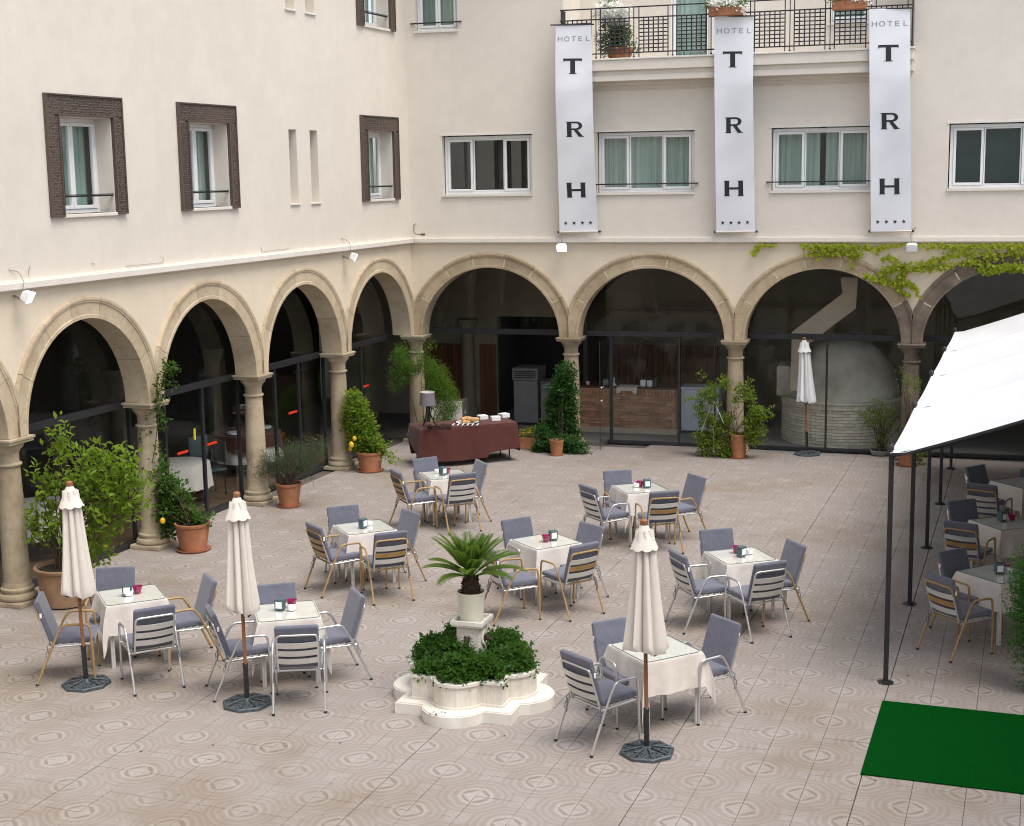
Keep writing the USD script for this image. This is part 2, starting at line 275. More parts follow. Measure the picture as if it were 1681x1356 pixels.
    n['m3'] = ('mix', {'mix_type': 'multiply', 'fac': 1.0}); l += [('m2.color', 'm3.color1'), ('sr.color', 'm3.color2')]
    n['o'] = ('geometry', {}); n['hr'] = ('map_range', {'from_min': 0, 'from_max': 1, 'to_min': .93, 'to_max': 1.06}); l.append(('o.random_per_island', 'hr.value'))
    n['h'] = ('hsv', {}); l += [('m3.color', 'h.color'), ('hr.result', 'h.value')]
    n['bb'] = ('bump', {'strength': .12, 'distance': .004}); l.append(('sp.fac', 'bb.height'))
    n['p'] = ('principled_bsdf', {'roughness': .52, 'specular_ior_level': .4}); l += [('h.color', 'p.base_color'), ('bb.normal', 'p.normal')]
    return usdkit.material(stage, '/World/Looks/' + name, n, l, surface='p.BSDF')
M['tile'] = tilemat('printed_tile', 0)

# ------------------------------------------------------------------ mesh helpers
class MB:
    def __init__(s): s.v, s.f, s.n = [], [], 0
    def add(s, v, f):
        v = np.asarray(v, float); f = np.asarray(f, int)
        if f.shape[1] == 4: f = np.vstack([f[:, [0, 1, 2]], f[:, [0, 2, 3]]])
        s.v.append(v); s.f.append(f + s.n); s.n += len(v); return s
    def mesh(s, m): return s.add(m.vertices, m.faces)
    def box(s, x0, x1, y0, y1, z0, z1):
        v = [(x, y, z) for z in (z0, z1) for y in (y0, y1) for x in (x0, x1)]
        return s.add(v, [[0, 2, 3, 1], [4, 5, 7, 6], [0, 1, 5, 4], [2, 6, 7, 3], [0, 4, 6, 2], [1, 3, 7, 5]])
    def cbox(s, x0, x1, y0, y1, z0, z1, c=.004):
        """box with chamfered edges"""
        p = rbox(x1 - x0, y1 - y0, z1 - z0, c, 1); return s.add(p[0] + [(x0 + x1) / 2, (y0 + y1) / 2, (z0 + z1) / 2], p[1])
    def tube(s, pts, r, n=8, cap=True):
        pts = np.asarray(pts, float); k = len(pts); rr = np.broadcast_to(np.asarray(r, float), (k,))
        t = np.gradient(pts, axis=0); t /= np.maximum(np.linalg.norm(t, axis=1, keepdims=True), 1e-9)
        a = np.array([0, 0, 1.0]) if abs(t[0][2]) < .9 else np.array([1.0, 0, 0])
        e = np.cross(t[0], a); e /= np.linalg.norm(e); V = []
        for i in range(k):
            e = e - t[i] * (e @ t[i]); e /= max(np.linalg.norm(e), 1e-9); g = np.cross(t[i], e)
            an = np.arange(n) * 2 * PI / n
            V.append(pts[i] + rr[i] * (np.cos(an)[:, None] * e + np.sin(an)[:, None] * g))
        V = np.vstack(V); Fq = []
        for i in range(k - 1):
            for j in range(n): Fq.append([i * n + j, i * n + (j + 1) % n, (i + 1) * n + (j + 1) % n, (i + 1) * n + j])
        s.add(V, Fq)
        if cap:
            for i, fl in ((0, True), (k - 1, False)):
                ring = V[i * n:(i + 1) * n]; f = [[0, j + 1, j] if fl else [0, j, j + 1] for j in range(1, n - 1)]
                s.add(ring, f)
        return s
    def lathe(s, prof, n=20, c=(0, 0, 0), wob=None):
        prof = np.asarray(prof, float); an = np.arange(n) * 2 * PI / n; V = []
        for r, z in prof: V.append(np.stack([r * np.cos(an), r * np.sin(an), np.full(n, z)], 1))
        V = np.vstack(V) + np.asarray(c); k = len(prof); Fq = [[i * n + j, i * n + (j + 1) % n, (i + 1) * n + (j + 1) % n, (i + 1) * n + j] for i in range(k - 1) for j in range(n)]
        return s.add(V, Fq)
    def prism(s, poly, z0, z1):
        for g in getattr(poly, 'geoms', [poly]):
            m = trimesh.creation.extrude_polygon(g, z1 - z0, engine='earcut'); s.add(m.vertices + [0, 0, z0], m.faces)
        return s
    def get(s):
        if not s.v: return np.zeros((0, 3)), np.zeros((0, 3), int)
        return np.vstack(s.v), np.vstack(s.f)

def rbox(sx, sy, sz, r, k=2):
    """rounded box centred at 0: (v, f)"""
    h = np.array([sx, sy, sz]) / 2; r = min(r, h.min() * .999)
    fr = [1 - math.cos(t) for t in np.linspace(0, PI / 2, k + 1)] if k > 1 else [0, 1]
    V, Fq = [], []
    def line(hh):
        a = [-hh + r * q for q in fr]; return np.array(a + [-q for q in reversed(a)])
    for ax in range(3):
        o = [i for i in range(3) if i != ax]; A, B = line(h[o[0]]), line(h[o[1]])
        for sg in (-1, 1):
            base = len(V)
            for a in A:
                for b in B:
                    p = np.zeros(3); p[ax] = sg * h[ax]; p[o[0]] = a; p[o[1]] = b; V.append(p)
            nb = len(B); flip = (sg > 0) == (ax == 1)
            for i in range(len(A) - 1):
                for j in range(nb - 1):
                    q = [base + i * nb + j, base + (i + 1) * nb + j, base + (i + 1) * nb + j + 1, base + i * nb + j + 1]
                    Fq.append(q[::-1] if flip else q)
    V = np.array(V); inner = np.clip(V, -(h - r), h - r); dd = V - inner; ln = np.linalg.norm(dd, axis=1, keepdims=True)
    V = inner + np.where(ln > 0, dd / np.maximum(ln, 1e-9) * r, 0)
    m = trimesh.Trimesh(V, np.vstack([np.array(Fq)[:, [0, 1, 2]], np.array(Fq)[:, [0, 2, 3]]]), process=True, merge_norm=True); m.merge_vertices(digits_vertex=5)
    m.update_faces(m.nondegenerate_faces())
    return np.array(m.vertices), np.array(m.faces)

def rotz(v, a):
    c, s_ = math.cos(a), math.sin(a); v = np.asarray(v, float)
    return np.stack([v[..., 0] * c - v[..., 1] * s_, v[..., 0] * s_ + v[..., 1] * c, v[..., 2]], -1)

used = {}
def numbered(parent, name):
    k = used.get((parent, name), 0); used[(parent, name)] = k + 1
    return name if k == 0 else f'{name}_{k:03d}'
def path_of(p): return p if isinstance(p, str) else str(p.GetPath())
def setd(prim, label=None, cat=None, group=None, kind=None):
    for k, v in (('label', label), ('category', cat), ('group', group), ('kind', kind)):
        if v: prim.SetCustomDataByKey(k, v)
    return prim
def obj(name, mb, material, parent='/World', smooth=False, frame=None, flip=False, label=None, cat=None, group=None, kind=None):
    v, f = mb.get() if isinstance(mb, MB) else mb
    if frame is not None:
        v = frame.to(v)
        if np.linalg.det(frame.m) < 0: f = np.asarray(f)[:, ::-1]
    pp = path_of(parent)
    m = usdkit.mesh(stage, pp + '/' + numbered(pp, name), (v, f), material, smooth=smooth)
    return setd(m.GetPrim(), label, cat, group, kind)
def thing(name, label=None, cat=None, loc=(0, 0, 0), rz=0.0, group=None, kind=None, parent='/World', tilt=None):
    pp = path_of(parent); x = UsdGeom.Xform.Define(stage, pp + '/' + numbered(pp, name))
    if parent == '/World':
        x.AddTranslateOp().Set(Gf.Vec3d(*map(float, loc))); x.AddRotateZOp().Set(math.degrees(rz))
        if tilt is not None: x.AddRotateXYZOp().Set(Gf.Vec3f(*tilt))
    return setd(x.GetPrim(), label, cat, group, kind)
def dup(src, label, loc, rz=0.0, group=None, tilt=None):
    was = src.GetCustomData(); base = src.GetName().rsplit('_', 1)[0] if src.GetName()[-3:].isdigit() else src.GetName()
    x = UsdGeom.Xform.Define(stage, '/World/' + numbered('/World', base)); p = x.GetPrim()
    p.GetReferences().AddInternalReference(src.GetPath()); p.SetInstanceable(True)
    x.GetPrim().GetAttribute('xformOp:translate').Set(Gf.Vec3d(*map(float, loc))); x.GetPrim().GetAttribute('xformOp:rotateZ').Set(float(math.degrees(rz)))
    if tilt is not None: x.GetPrim().GetAttribute('xformOp:rotateXYZ').Set(Gf.Vec3f(*tilt))
    return setd(p, label, was['category'], group or was.get('group'))

# ================================================================== ground and paving
ZC, ZCOR0, ZCOR1, SL, SB = 2.185, 4.035, 4.155, 3.025, 3.256
TOP = 10.2
ground_o = obj('ground', MB().box(-12, 24, -40, 12, -.30, -.025), M['grout'], kind='structure')
pav = thing('paving', kind='structure')
rng = np.random.default_rng(5)
cells, wide_i, wide_j = [], {4, 9, 13, -2, -7}, {3, -9, 14}
def inside(px, py): return px - 0 > aL * -py * 1.0 - .35 and py < .35 + px * math.tan(aB) and px < 15.2 and py > -29
for i in range(-13, 26):
    for j in range(-34, 38):
        x0, y0 = GX + i * TS, GY + j * TS
        cx, cy = x0 + TS / 2, y0 + TS / 2
        if not inside(cx, cy): continue
        q = np.array([cx, cy, 0]) - CAM; z = q @ d_
        seen = z > 1 and abs(F_PX * (q @ R_) / z) < PW / 2 + 60 and -200 < PH / 2 - F_PX * (q @ U_) / z < PH + 90
        cells.append((z if seen else 1e3 + abs(z), i, j, x0, y0, seen))
cells.sort()
rest, nt = MB(), 0
for z, i, j, x0, y0, seen in cells:
    g = lambda k, S: .0048 if k in S else .0020
    a, b, c, e = x0 + g(i, wide_i), x0 + TS - g(i + 1, wide_i), y0 + g(j, wide_j), y0 + TS - g(j + 1, wide_j)
    t = rng.normal(0, .0006, 3); ch = .003
    def top(x, y): return t[0] + t[1] * (x - x0 - .22) / .22 + t[2] * (y - y0 - .22) / .22
    V = [(a, c), (b, c), (b, e), (a, e)]; I = [(a + ch, c + ch), (b - ch, c + ch), (b - ch, e - ch), (a + ch, e - ch)]
    v = [(x, y, -.022) for x, y in V] + [(x, y, top(x, y) - .002) for x, y in V] + [(x, y, top(x, y)) for x, y in I]
    f = [[k, (k + 1) % 4, 4 + (k + 1) % 4, 4 + k] for k in range(4)] + [[4 + k, 4 + (k + 1) % 4, 8 + (k + 1) % 4, 8 + k] for k in range(4)] + [[8, 9, 10, 11]]
    if seen and nt < 300: obj('tile', MB().add(v, f), M['tile'], pav); nt += 1
    else: rest.add(v, f)
obj('farther_tiles', rest, M['tile'], pav, kind='stuff')

# ================================================================== the two wings of the hotel
def sheet(a, b, w, c, d): return MB().add([(a, w, c), (b, w, c), (b, w, d), (a, w, d)], [[0, 1, 2, 3]])
def ell(uc, a, b, o, th):
    """point of the arch curve at angle th, offset outward by o"""
    c, s_ = math.cos(th), math.sin(th); nx, nz = b * c, a * s_; ln = math.hypot(nx, nz)
    return uc + a * c + o * nx / ln, b * s_ + o * nz / ln
PROFILE = [(0, -.38), (0, .026), (.045, .030), (.053, .018), (.066, .018), (.212, .020), (.218, .034), (.238, .036), (.246, .046), (.272, .052), (.292, .044), (.30, .0), (.30, -.38)]
def voussoir(uc, a, b, t0, t1, half, n=5, gap=.0035):
    P = PROFILE; k = len(P); V = []
    g = gap / (a + .1)
    for th in np.linspace(t0 + g, t1 - g, n):
        for o, w in P:
            u, z = ell(uc, a, b, o, th); u = min(max(u, uc - half + .0015), uc + half - .0015); V.append((u, w, ZC + z))
    Fq = [[i * k + j, i * k + (j + 1) % k, (i + 1) * k + (j + 1) % k, (i + 1) * k + j] for i in range(n - 1) for j in range(k)]
    caps = []
    for i, fl in ((0, 0), (n - 1, 1)):
        for j in range(1, k - 1): caps.append([i * k, i * k + j, i * k + j + 1] if fl else [i * k, i * k + j + 1, i * k + j])
    return MB().add(V, Fq).add(V, caps)

def arch(bld, fr, uc, half, mt, label, mats):
    a, b = half - .19, 1.365
    g = thing('arch', parent=bld); setd(g, label)
    th = [0, .50, .98, 1.36, 1.78, 2.16, 2.64, PI]
    for i in range(7):
        mm = mats(i)
        name = 'springer' if i in (0, 6) else ('keystone' if i == 3 else 'voussoir')
        obj(name, voussoir(uc, a, b, th[i], th[i + 1], half), mm, g, smooth=35, frame=fr)
    # mortar bed seen in the open joints
    if fr is FL: return
    v = MB()
    for t in th[1:-1]:
        V = []
        for s_ in (-.007, .007):
            for o, w in ((.004, -.37), (.004, .024), (.208, .0195), (.208, -.37)):
                u, z = ell(uc, a, b, o, t + s_); u = min(max(u, uc - half + .004), uc + half - .004); V.append((u, w, ZC + z))
        v.add(V, [[0, 1, 2, 3], [7, 6, 5, 4], [0, 4, 5, 1], [1, 5, 6, 2], [2, 6, 7, 3]])
    obj('mortar_joints', v, M['mortar'], g, frame=fr, kind='stuff')

def column(bld, fr, u, mats, w=-.17):
    g = thing('column', parent=bld)
    def place(mb): return mb
    c = (u, w, 0)
    obj('base', MB().cbox(u - .25, u + .25, w - .25, w + .25, .0, .065, .012).lathe([(.225, .065), (.245, .085), (.248, .115), (.235, .145), (.205, .155), (.20, .175), (.212, .19), (.212, .215), (.185, .235), (.176, .29), (.0, .29)], 28, c), mats, g, smooth=40, frame=fr)
    obj('shaft', MB().lathe([(.172, .288), (.168, .32), (.164, .9), (.155, 1.4), (.142, 1.80), (.148, 1.815), (.0, 1.815)], 28, c), mats, g, smooth=40, frame=fr)
    obj('neck_ring', MB().lathe([(.0, 1.812), (.150, 1.812), (.168, 1.823), (.170, 1.84), (.160, 1.853), (.140, 1.857), (.0, 1.857)], 28, c), mats, g, smooth=40, frame=fr)
    obj('capital', MB().lathe([(.137, 1.855), (.138, 1.97), (.15, 1.985), (.15, 2.0), (.165, 2.02), (.195, 2.05), (.21, 2.085), (.21, 2.112), (0, 2.112)], 28, c).cbox(u - .235, u + .235, w - .235, w + .235, 2.11, 2.15, .006).cbox(u - .25, u + .25, w - .25, w + .25, 2.149, 2.184, .006), mats, g, smooth=40, frame=fr)

def wall_with(fr, bld, name, u0, u1, z0, z1, holes, material, w0=-.35, w1=0.0):
    p = sbox(u0, z0, u1, z1).difference(union_all(holes)) if holes else sbox(u0, z0, u1, z1)
    mb = MB()
    for g in getattr(p, 'geoms', [p]):
        m = trimesh.creation.extrude_polygon(g, w1 - w0, engine='earcut')
        v = np.stack([m.vertices[:, 0], w1 - m.vertices[:, 2], m.vertices[:, 1]], 1); mb.add(v, m.faces[:, ::1])
    return obj(name, mb, material, bld, frame=fr)

def arch_hole(uc, half):
    a, b = half - .19, 1.365
    pts = [(ell(uc, a, b, .278, t)) for t in np.linspace(0, PI, 41)]
    return Polygon([(u, ZC + z) for u, z in pts] + [(uc - a - .278, ZC - .1), (uc + a + .278, ZC - .1)]).buffer(0)

def window(bld, fr, u0, u1, z0, z1, leaves, depth, rail=False, label=None, sill=True, dark=False):
    """white casement set back in its opening; leaves = widths as fractions"""
    g = thing('window', parent=bld); setd(g, label)
    w = -depth; fw = .055
    f = MB().cbox(u0, u1, w - .06, w, z1 - fw, z1, .006).cbox(u0, u1, w - .06, w, z0, z0 + fw, .006).cbox(u0, u0 + fw, w - .06, w, z0 + fw, z1 - fw, .006).cbox(u1 - fw, u1, w - .06, w, z0 + fw, z1 - fw, .006)
    obj('frame', f, M['white_frame'], g, frame=fr)
    x, tot = u0 + fw, u1 - u0 - 2 * fw
    for i, lf in enumerate(leaves):
        a, b = x, x + lf * tot; x = b; s = .05; fixed = len(leaves) == 3 and i == 1
        y = w + .012 if not fixed else w - .02; s = .05 if not fixed else .028
        c, d = z0 + fw, z1 - fw
        sash = MB().cbox(a + .003, b - .003, y - .05, y, d - s, d - .002, .006).cbox(a + .003, b - .003, y - .05, y, c + .002, c + s, .006).cbox(a + .003, a + s, y - .05, y, c + s, d - s, .006).cbox(b - s, b - .003, y - .05, y, c + s, d - s, .006)
        obj('sash', sash, M['white_frame'], g, frame=fr)
        obj('pane', MB().add([(a + s - .006, y - .027, c + s - .006), (b - s + .006, y - .027, c + s - .006), (b - s + .006, y - .027, d - s + .006), (a + s - .006, y - .027, d - s + .006)], [[0, 1, 2, 3]]), M['wpane'], g, frame=fr)
    if sill: obj('sill', MB().cbox(u0 - .03, u1 + .03, w, .035, z0 - .045, z0, .006), M['sill'], g, frame=fr)
    if rail:
        zr = z0 + rail; obj('rail', MB().cbox(u0 - .10, u1 + .10, .012, .045, zr - .012, zr + .012, .004).box(u0 - .09, u0 - .06, -.01, .014, zr - .01, zr + .01).box(u1 + .06, u1 + .09, -.01, .014, zr - .01, zr + .01), M['iron'], g, frame=fr)
    return g

def curtain(fr, u0, u1, z0, z1, w, label, seed, gap=None):
    n = int((u1 - u0) / .018) + 2; r = np.random.default_rng(seed); us = np.linspace(u0, u1, n); ph = r.uniform(0, 6)
    dy = .018 * np.sin(us * 2 * PI / .11 + ph + 1.2 * np.sin(us * 5 + ph)) + .008 * np.sin(us * 97)
    keep = np.ones(n - 1, bool)
    if gap: keep = ~((us[:-1] > gap[0]) & (us[:-1] < gap[1]))
    V = [(u, w + d, z) for z in (z0, z1) for u, d in zip(us, dy)] + [(u, w + d - .004, z) for z in (z0, z1) for u, d in zip(us, dy)]
    f = [[i, i + 1, n + i + 1, n + i] for i in range(n - 1) if keep[i]] + [[2 * n + i + 1, 2 * n + i, 3 * n + i, 3 * n + i + 1] for i in range(n - 1) if keep[i]]
    obj('curtain', MB().add(V, f), M['curtain'], smooth=True, frame=fr, label=label, cat='curtain')

stone = lambda i: M['stone_left']
# ---------------- left wing
left = thing('hotel_wing', 'cream hotel wing on the left, brown framed windows above its glazed stone arcade', 'building')
UL = 15.3
wall_with(FL, left, 'lower_wall', -.0, UL, ZC, ZCOR0, [arch_hole((i + .5) * SL, SL / 2) for i in range(5)], M['wall_low'])
obj('far_lower_wall', MB().box(UL, 32, -.35, 0, -.02, ZCOR0), M['wall_low'], left, frame=FL)
obj('cornice', MB().cbox(-.0, 32, -.35, .105, ZCOR0 + .012, ZCOR1 - .02, .008).box(0, 32, -.35, .045, ZCOR1 - .02, ZCOR1).box(0, 32, -.35, .05, ZCOR0 - .01, ZCOR0 + .012), M['cornice'], left, frame=FL)
WL = [(9.77, 10.90, 'lower window with brown surround, nearest the camera'), (6.785, 7.885, 'middle window with brown surround'), (.785, 1.885, 'lower window with brown surround beside the inner corner')]
holesL = [sbox(a, 4.945, b, 6.21) for a, b, _ in WL] + [sbox(.785, 8.15, 1.885, 9.42)]
slitL = [(4.565, 4.83, 4.94, 6.18), (3.815, 4.09, 4.94, 6.18), (4.47, 4.77, 8.16, 9.4), (3.76, 4.08, 8.16, 9.4)]
wall_with(FL, left, 'upper_wall', 0, 32, ZCOR1, TOP, holesL + [sbox(a, c, b, d) for a, b, c, d in slitL], M['wall'])
for k, (a, b, c, d) in enumerate(slitL):
    sl = thing('slit_opening', parent=left)
    obj('back_panel', MB().box(a - .02, b + .02, -.37, -.30, c - .02, d + .02), M['sill'], sl, frame=FL)
    obj('ledge', MB().cbox(a - .03, b + .03, -.30, .03, c - .03, c + .004, .005), M['sill'], sl, frame=FL)
for k, (a, b, lab) in enumerate(WL + [(.785, 1.885, 'upper window with brown surround beside the inner corner')]):
    z0, z1 = (4.945, 6.21) if k < 3 else (8.15, 9.42)
    g = window(left, FL, a, b, z0, z1, [.5, .5], .25, rail=False, label=lab)
    o0, o1, ot, t = a - .24, b + .27, z1 + .29, .05
    for nm, bx in (('surround_side', (o0, a - .012, z0 - .03, z1 + .012)), ('surround_side', (b + .012, o1, z0 - .03, z1 + .012)), ('surround_top', (o0, o1, z1 + .012, ot))):
        obj(nm, MB().box(bx[0] + .018, bx[1] - .018, 0.0, t - .012, bx[2] + .012, bx[3] - .012), M['brown_frame'], g, frame=FL)
    e = MB()
    for bx in ((o0, o0 + .022, z0 - .03, ot - .022), (o1 - .022, o1, z0 - .03, ot - .022), (o0, o1, ot - .022, ot), (a - .034, a - .012, z0 - .03, z1 + .034), (b + .012, b + .034, z0 - .03, z1 + .034), (a - .012, b + .012, z1 + .012, z1 + .034),
               (o0 + .022, a - .034, z0 - .03, z0 - .008), (b + .034, o1 - .022, z0 - .03, z0 - .008)):
        e.cbox(bx[0], bx[1], -.0, t + .006, bx[2], bx[3], .004)
    obj('surround_edge', e, M['brown_edge'], g, frame=FL)
    zr = z0 + .22
    obj('rail', MB().cbox(a + .005, b - .005, -.045, -.01, zr, zr + .024, .004).cbox(a + .005, b - .005, -.012, .004, zr + .028, zr + .036, .002), M['iron'], g, frame=FL)
    nm = ['the nearest brown framed window', 'the middle brown framed window', 'the lower corner window of the left wing', 'the upper corner window of the left wing'][k]
    curtain(FL, a + .02, b - .02, z0 + .02, z1 - .02, -.42, f'pale green sheer curtain behind {nm}', 40 + k, gap=(a + .52, a + .62) if k < 2 else None)
for pts in (((207, 437), (258, 432), (268, 430), (268, 422)), ((428, 405), (430, 413), (475, 408)), ((47, 452), (48, 440), (50, 436)), ((150, 432), (156, 432))):
    obj('wire', MB().tube([FL.to([(*FL.hit(*q_, .012)[:1], .012, FL.hit(*q_, .012)[1])])[0] for q_ in pts], .0035, 5), M['grey_metal'], left)
for i in range(5):
    arch(left, FL, (i + .5) * SL, SL / 2, None, None, stone)
for i in range(1, 6): column(left, FL, i * SL, M['stone_column'])
# glazing of the left arcade
gl = thing('glass_wall', parent=left); wg = -.47
obj('sill_rail', MB().cbox(.3, UL, wg - .04, wg + .04, 0.0, .09, .005), M['glass_frame'], gl, frame=FL)
obj('transom', MB().cbox(.3, UL, wg - .035, wg + .045, 2.10, 2.20, .005), M['glass_frame'], gl, frame=FL)
mull = sorted([SL * i + .02 for i in range(1, 6)] + [1.5, 4.0, 4.85, 7.15, 8.2, 10.6])
for u in mull: obj('mullion', MB().cbox(u - .022, u + .022, wg - .03, wg + .03, .09, 2.10, .004), M['glass_frame'], gl, frame=FL)
for a, b in zip([.3] + mull, mull + [UL]): obj('pane', sheet(a + .02, b - .02, wg, .085, 2.105), M['pane'], gl, frame=FL)
for i in range(5): obj('upper_pane', sheet(i * SL + .03, (i + 1) * SL - .03, wg, 2.195, 3.75), M['pane'], gl, frame=FL)
for (x, y, mt) in ((300, 743, 'red_strip'), (348, 728, 'red_strip'), (481, 677, 'red_strip'), (600, 634, 'red_strip')):
    u, z = FL.hit(x, y, wg + .02); obj('push_strip', MB().cbox(u - .14, u + .14, wg + .004, wg + .03, z - .018, z + .018, .004), M[mt], gl, frame=FL)
u, z = FL.hit(320, 713, wg + .02); obj('pull_strip', MB().cbox(u - .02, u + .02, wg + .004, wg + .025, z - .09, z + .09, .004), M['yellow_strip'], gl, frame=FL)
# rooms
DPL = -4.6
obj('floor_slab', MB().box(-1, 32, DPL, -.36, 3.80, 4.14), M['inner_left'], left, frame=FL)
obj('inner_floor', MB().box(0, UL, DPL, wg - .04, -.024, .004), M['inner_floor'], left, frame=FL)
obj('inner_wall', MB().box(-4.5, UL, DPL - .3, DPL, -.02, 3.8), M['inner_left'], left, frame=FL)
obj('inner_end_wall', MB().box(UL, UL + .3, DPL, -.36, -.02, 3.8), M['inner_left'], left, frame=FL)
ia = MB()
p = sbox(.6, ZC, UL, 3.8).difference(union_all([affinity.translate(arch_hole(0, SL / 2), (i + .5) * SL, 0) for i in range(-1, 5)]))
for g_ in getattr(p, 'geoms', [p]):
    m_ = trimesh.creation.extrude_polygon(g_, .35, engine='earcut'); ia.add(np.stack([m_.vertices[:, 0], -2.7 - m_.vertices[:, 2], m_.vertices[:, 1]], 1), m_.faces)
obj('inner_arcade', ia, M['inner_stone'], left, frame=FL)
for i in range(1, 5):
    c = ((i) * SL, -2.87, 0)
    obj('inner_column', MB().lathe([(.22, 0), (.22, .15), (.165, .2), (.14, 1.85), (.21, 2.08), (.24, 2.1), (.24, ZC), (0, ZC)], 20, c), M['inner_stone'], left, frame=FL, smooth=40)
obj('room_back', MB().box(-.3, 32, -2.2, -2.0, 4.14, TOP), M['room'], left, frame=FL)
obj('roof', MB().box(-3, 32, DPL - .3, .35, TOP, TOP + .25), M['sill'], left, frame=FL)
obj('end_wall', MB().box(32, 32.3, DPL, 0, -.02, TOP), M['wall'], left, frame=FL)

# ---------------- back wing
back = thing('hotel_wing', 'cream hotel wing across the back, balcony and banners above wide stone arches', 'building')
UB = 13.2
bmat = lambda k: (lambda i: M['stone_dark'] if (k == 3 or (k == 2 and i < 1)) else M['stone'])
wall_with(FB, back, 'lower_wall', 0, UB + 4.2, ZC, ZCOR0, [arch_hole((i + .5) * SB, SB / 2) for i in range(5)], M['wall_low'])
obj('cornice', MB().cbox(.106, UB + 4, -.35, .085, ZCOR0 + .012, ZCOR1 - .02, .008).box(.05, UB + 4, -.35, .04, ZCOR1 - .02, ZCOR1).box(.052, UB + 4, -.35, .045, ZCOR0 - .01, ZCOR0 + .012), M['cornice'], back, frame=FB)
TE0, TE1 = 3.20, 9.66
WB = [(.70, 2.55), (3.84, 5.73), (7.16, 9.0), (10.31, 12.15)]
holesB = [sbox(a, 4.955, b, 6.17) for a, b in WB] + [sbox(.20, 8.15, 1.08, 9.4), sbox(TE0, 7.47, TE1, TOP + 1)]
wall_with(FB, back, 'upper_wall', 0, UB + 4, ZCOR1, TOP, holesB, M['wall'])
names = ['dark three leaf window beside the inner corner', 'three leaf window with green curtains right of the first banner', 'three leaf window with green curtains between the second and third banners', 'dark window at the right edge']
for k, (a, b) in enumerate(WB):
    window(back, FB, a + .02, b - .02, 4.99, 6.12, [.31, .38, .31], .12, rail=.16 if k in (1, 2) else False, label=names[k])
    obj('lintel_edge', MB().cbox(a - .04, b + .04, -.02, .012, 6.135, 6.175, .004), M['sill'], back, frame=FB)
window(back, FB, .21, 1.07, 8.17, 9.38, [.5, .5], .12, rail=.14, label='upper window with green curtains beside the inner corner')
curtain(FB, 3.86, 5.71, 4.97, 6.15, -.36, 'green sheer curtain behind the window right of the first banner', 50)
curtain(FB, 7.18, 8.98, 4.97, 6.15, -.36, 'green sheer curtain behind the window left of the third banner', 51, gap=(8.0, 8.12))
curtain(FB, .22, 1.06, 8.17, 9.4, -.36, 'green curtain behind the upper window of the back wing, beside the corner', 52)
M['blackout'] = mat('teal_blackout', (.012, .036, .042), (.018, .05, .056), rough=.8)
obj('blind', MB().box(10.3, 12.2, -.42, -.40, 4.95, 6.2), M['blackout'], back, frame=FB)
# balcony: slab with mouldings, railing of lattice panels
bal = thing('balcony', parent=back)
obj('slab', MB().cbox(TE0 + .02, TE1 + .02, -1.35, .40, 7.25, 7.44, .01), M['wall'], bal, frame=FB)
obj('coping', MB().cbox(TE0, TE1 + .04, -1.35, .425, 7.44, 7.475, .008), M['sill'], bal, frame=FB)
obj('moulding', MB().cbox(TE0 + .06, TE1, 0, .33, 7.165, 7.252, .006).cbox(TE0 + .05, TE1 + .01, 0, .355, 7.06, 7.168, .008).cbox(TE0 + .09, TE1 - .04, 0, .06, 6.995, 7.062, .006).cbox(TE0 + .09, TE1 - .04, 0, .03, 6.90, 6.915, .004), M['wall'], bal, frame=FB)
wr = .36
rl = MB()
for z in (8.385, 8.19, 7.565): rl.cbox(TE0 + .04, TE1 - .02, wr - .012, wr + .012, z - .012, z + .012, .004)
for u in (TE0 + .05, TE1 - .03):
    for z in (8.385, 8.19, 7.565): rl.box(u - .010, u + .010, 0.0, wr, z - .010, z + .010)
    for w in np.arange(.03, .36, .055): rl.box(u - .007, u + .007, w - .007, w + .007, 7.475, 8.385)
obj('rail', rl, M['iron'], bal, frame=FB)
pu = [3.30, 4.02, 4.75, 5.46, 6.17, 6.88, 7.59, 8.30, 9.01]
po = MB()
for a in pu:
    b = a + .545; pn = MB()
    for u in np.linspace(a, b, 7): pn.box(u - .011, u + .011, wr - .004, wr + .004, 7.565, 8.19)
    for z in np.linspace(7.64, 8.13, 8): pn.box(a, b, wr - .006, wr + .006, z - .010, z + .010)
    for u in (a, b): pn.box(u - .009, u + .009, wr - .009, wr + .009, 7.475, 8.385)
    obj('lattice_panel', pn, M['iron'], bal, frame=FB)
    u = b + .088
    obj('baluster', MB().box(u - .008, u + .008, wr - .008, wr + .008, 7.48, 8.385).lathe([(0, 7.475), (.02, 7.475), (.02, 7.50), (0, 7.51)], 8, (u, wr, 0)), M['iron'], bal, frame=FB)
obj('terrace_wall', MB().box(TE0 - .1, 5.0, -1.55, -1.35, 7.44, TOP).box(5.80, 8.05, -1.55, -1.35, 7.44, TOP).box(8.80, TE1 + .1, -1.55, -1.35, 7.44, TOP).box(8.05, 8.80, -1.55, -1.35, 7.44, 8.10).box(5.0, 5.8, -1.55, -1.35, 9.6, TOP).box(8.05, 8.8, -1.55, -1.35, 9.6, TOP)
    .box(TE0 - .22, TE0 - .003, -1.35, -.351, 7.44, TOP).box(TE1 + .003, TE1 + .22, -1.35, -.351, 7.44, TOP), M['wall'], back, frame=FB)
class Sh(Frame):
    def __init__(s, f, w): s.d, s.n, s.m, s.o = f.d, f.n, f.m, f.n * w
    def to(s, v): return np.asarray(v, float) @ s.m + s.o
FB2 = Sh(FB, -1.35)
window(back, FB2, 5.0, 5.8, 7.50, 9.6, [1.0], .05, sill=False, label='terrace door with green curtain behind the railing')
window(back, FB2, 8.05, 8.8, 8.10, 9.6, [1.0], .05, label='terrace window above the right planter')
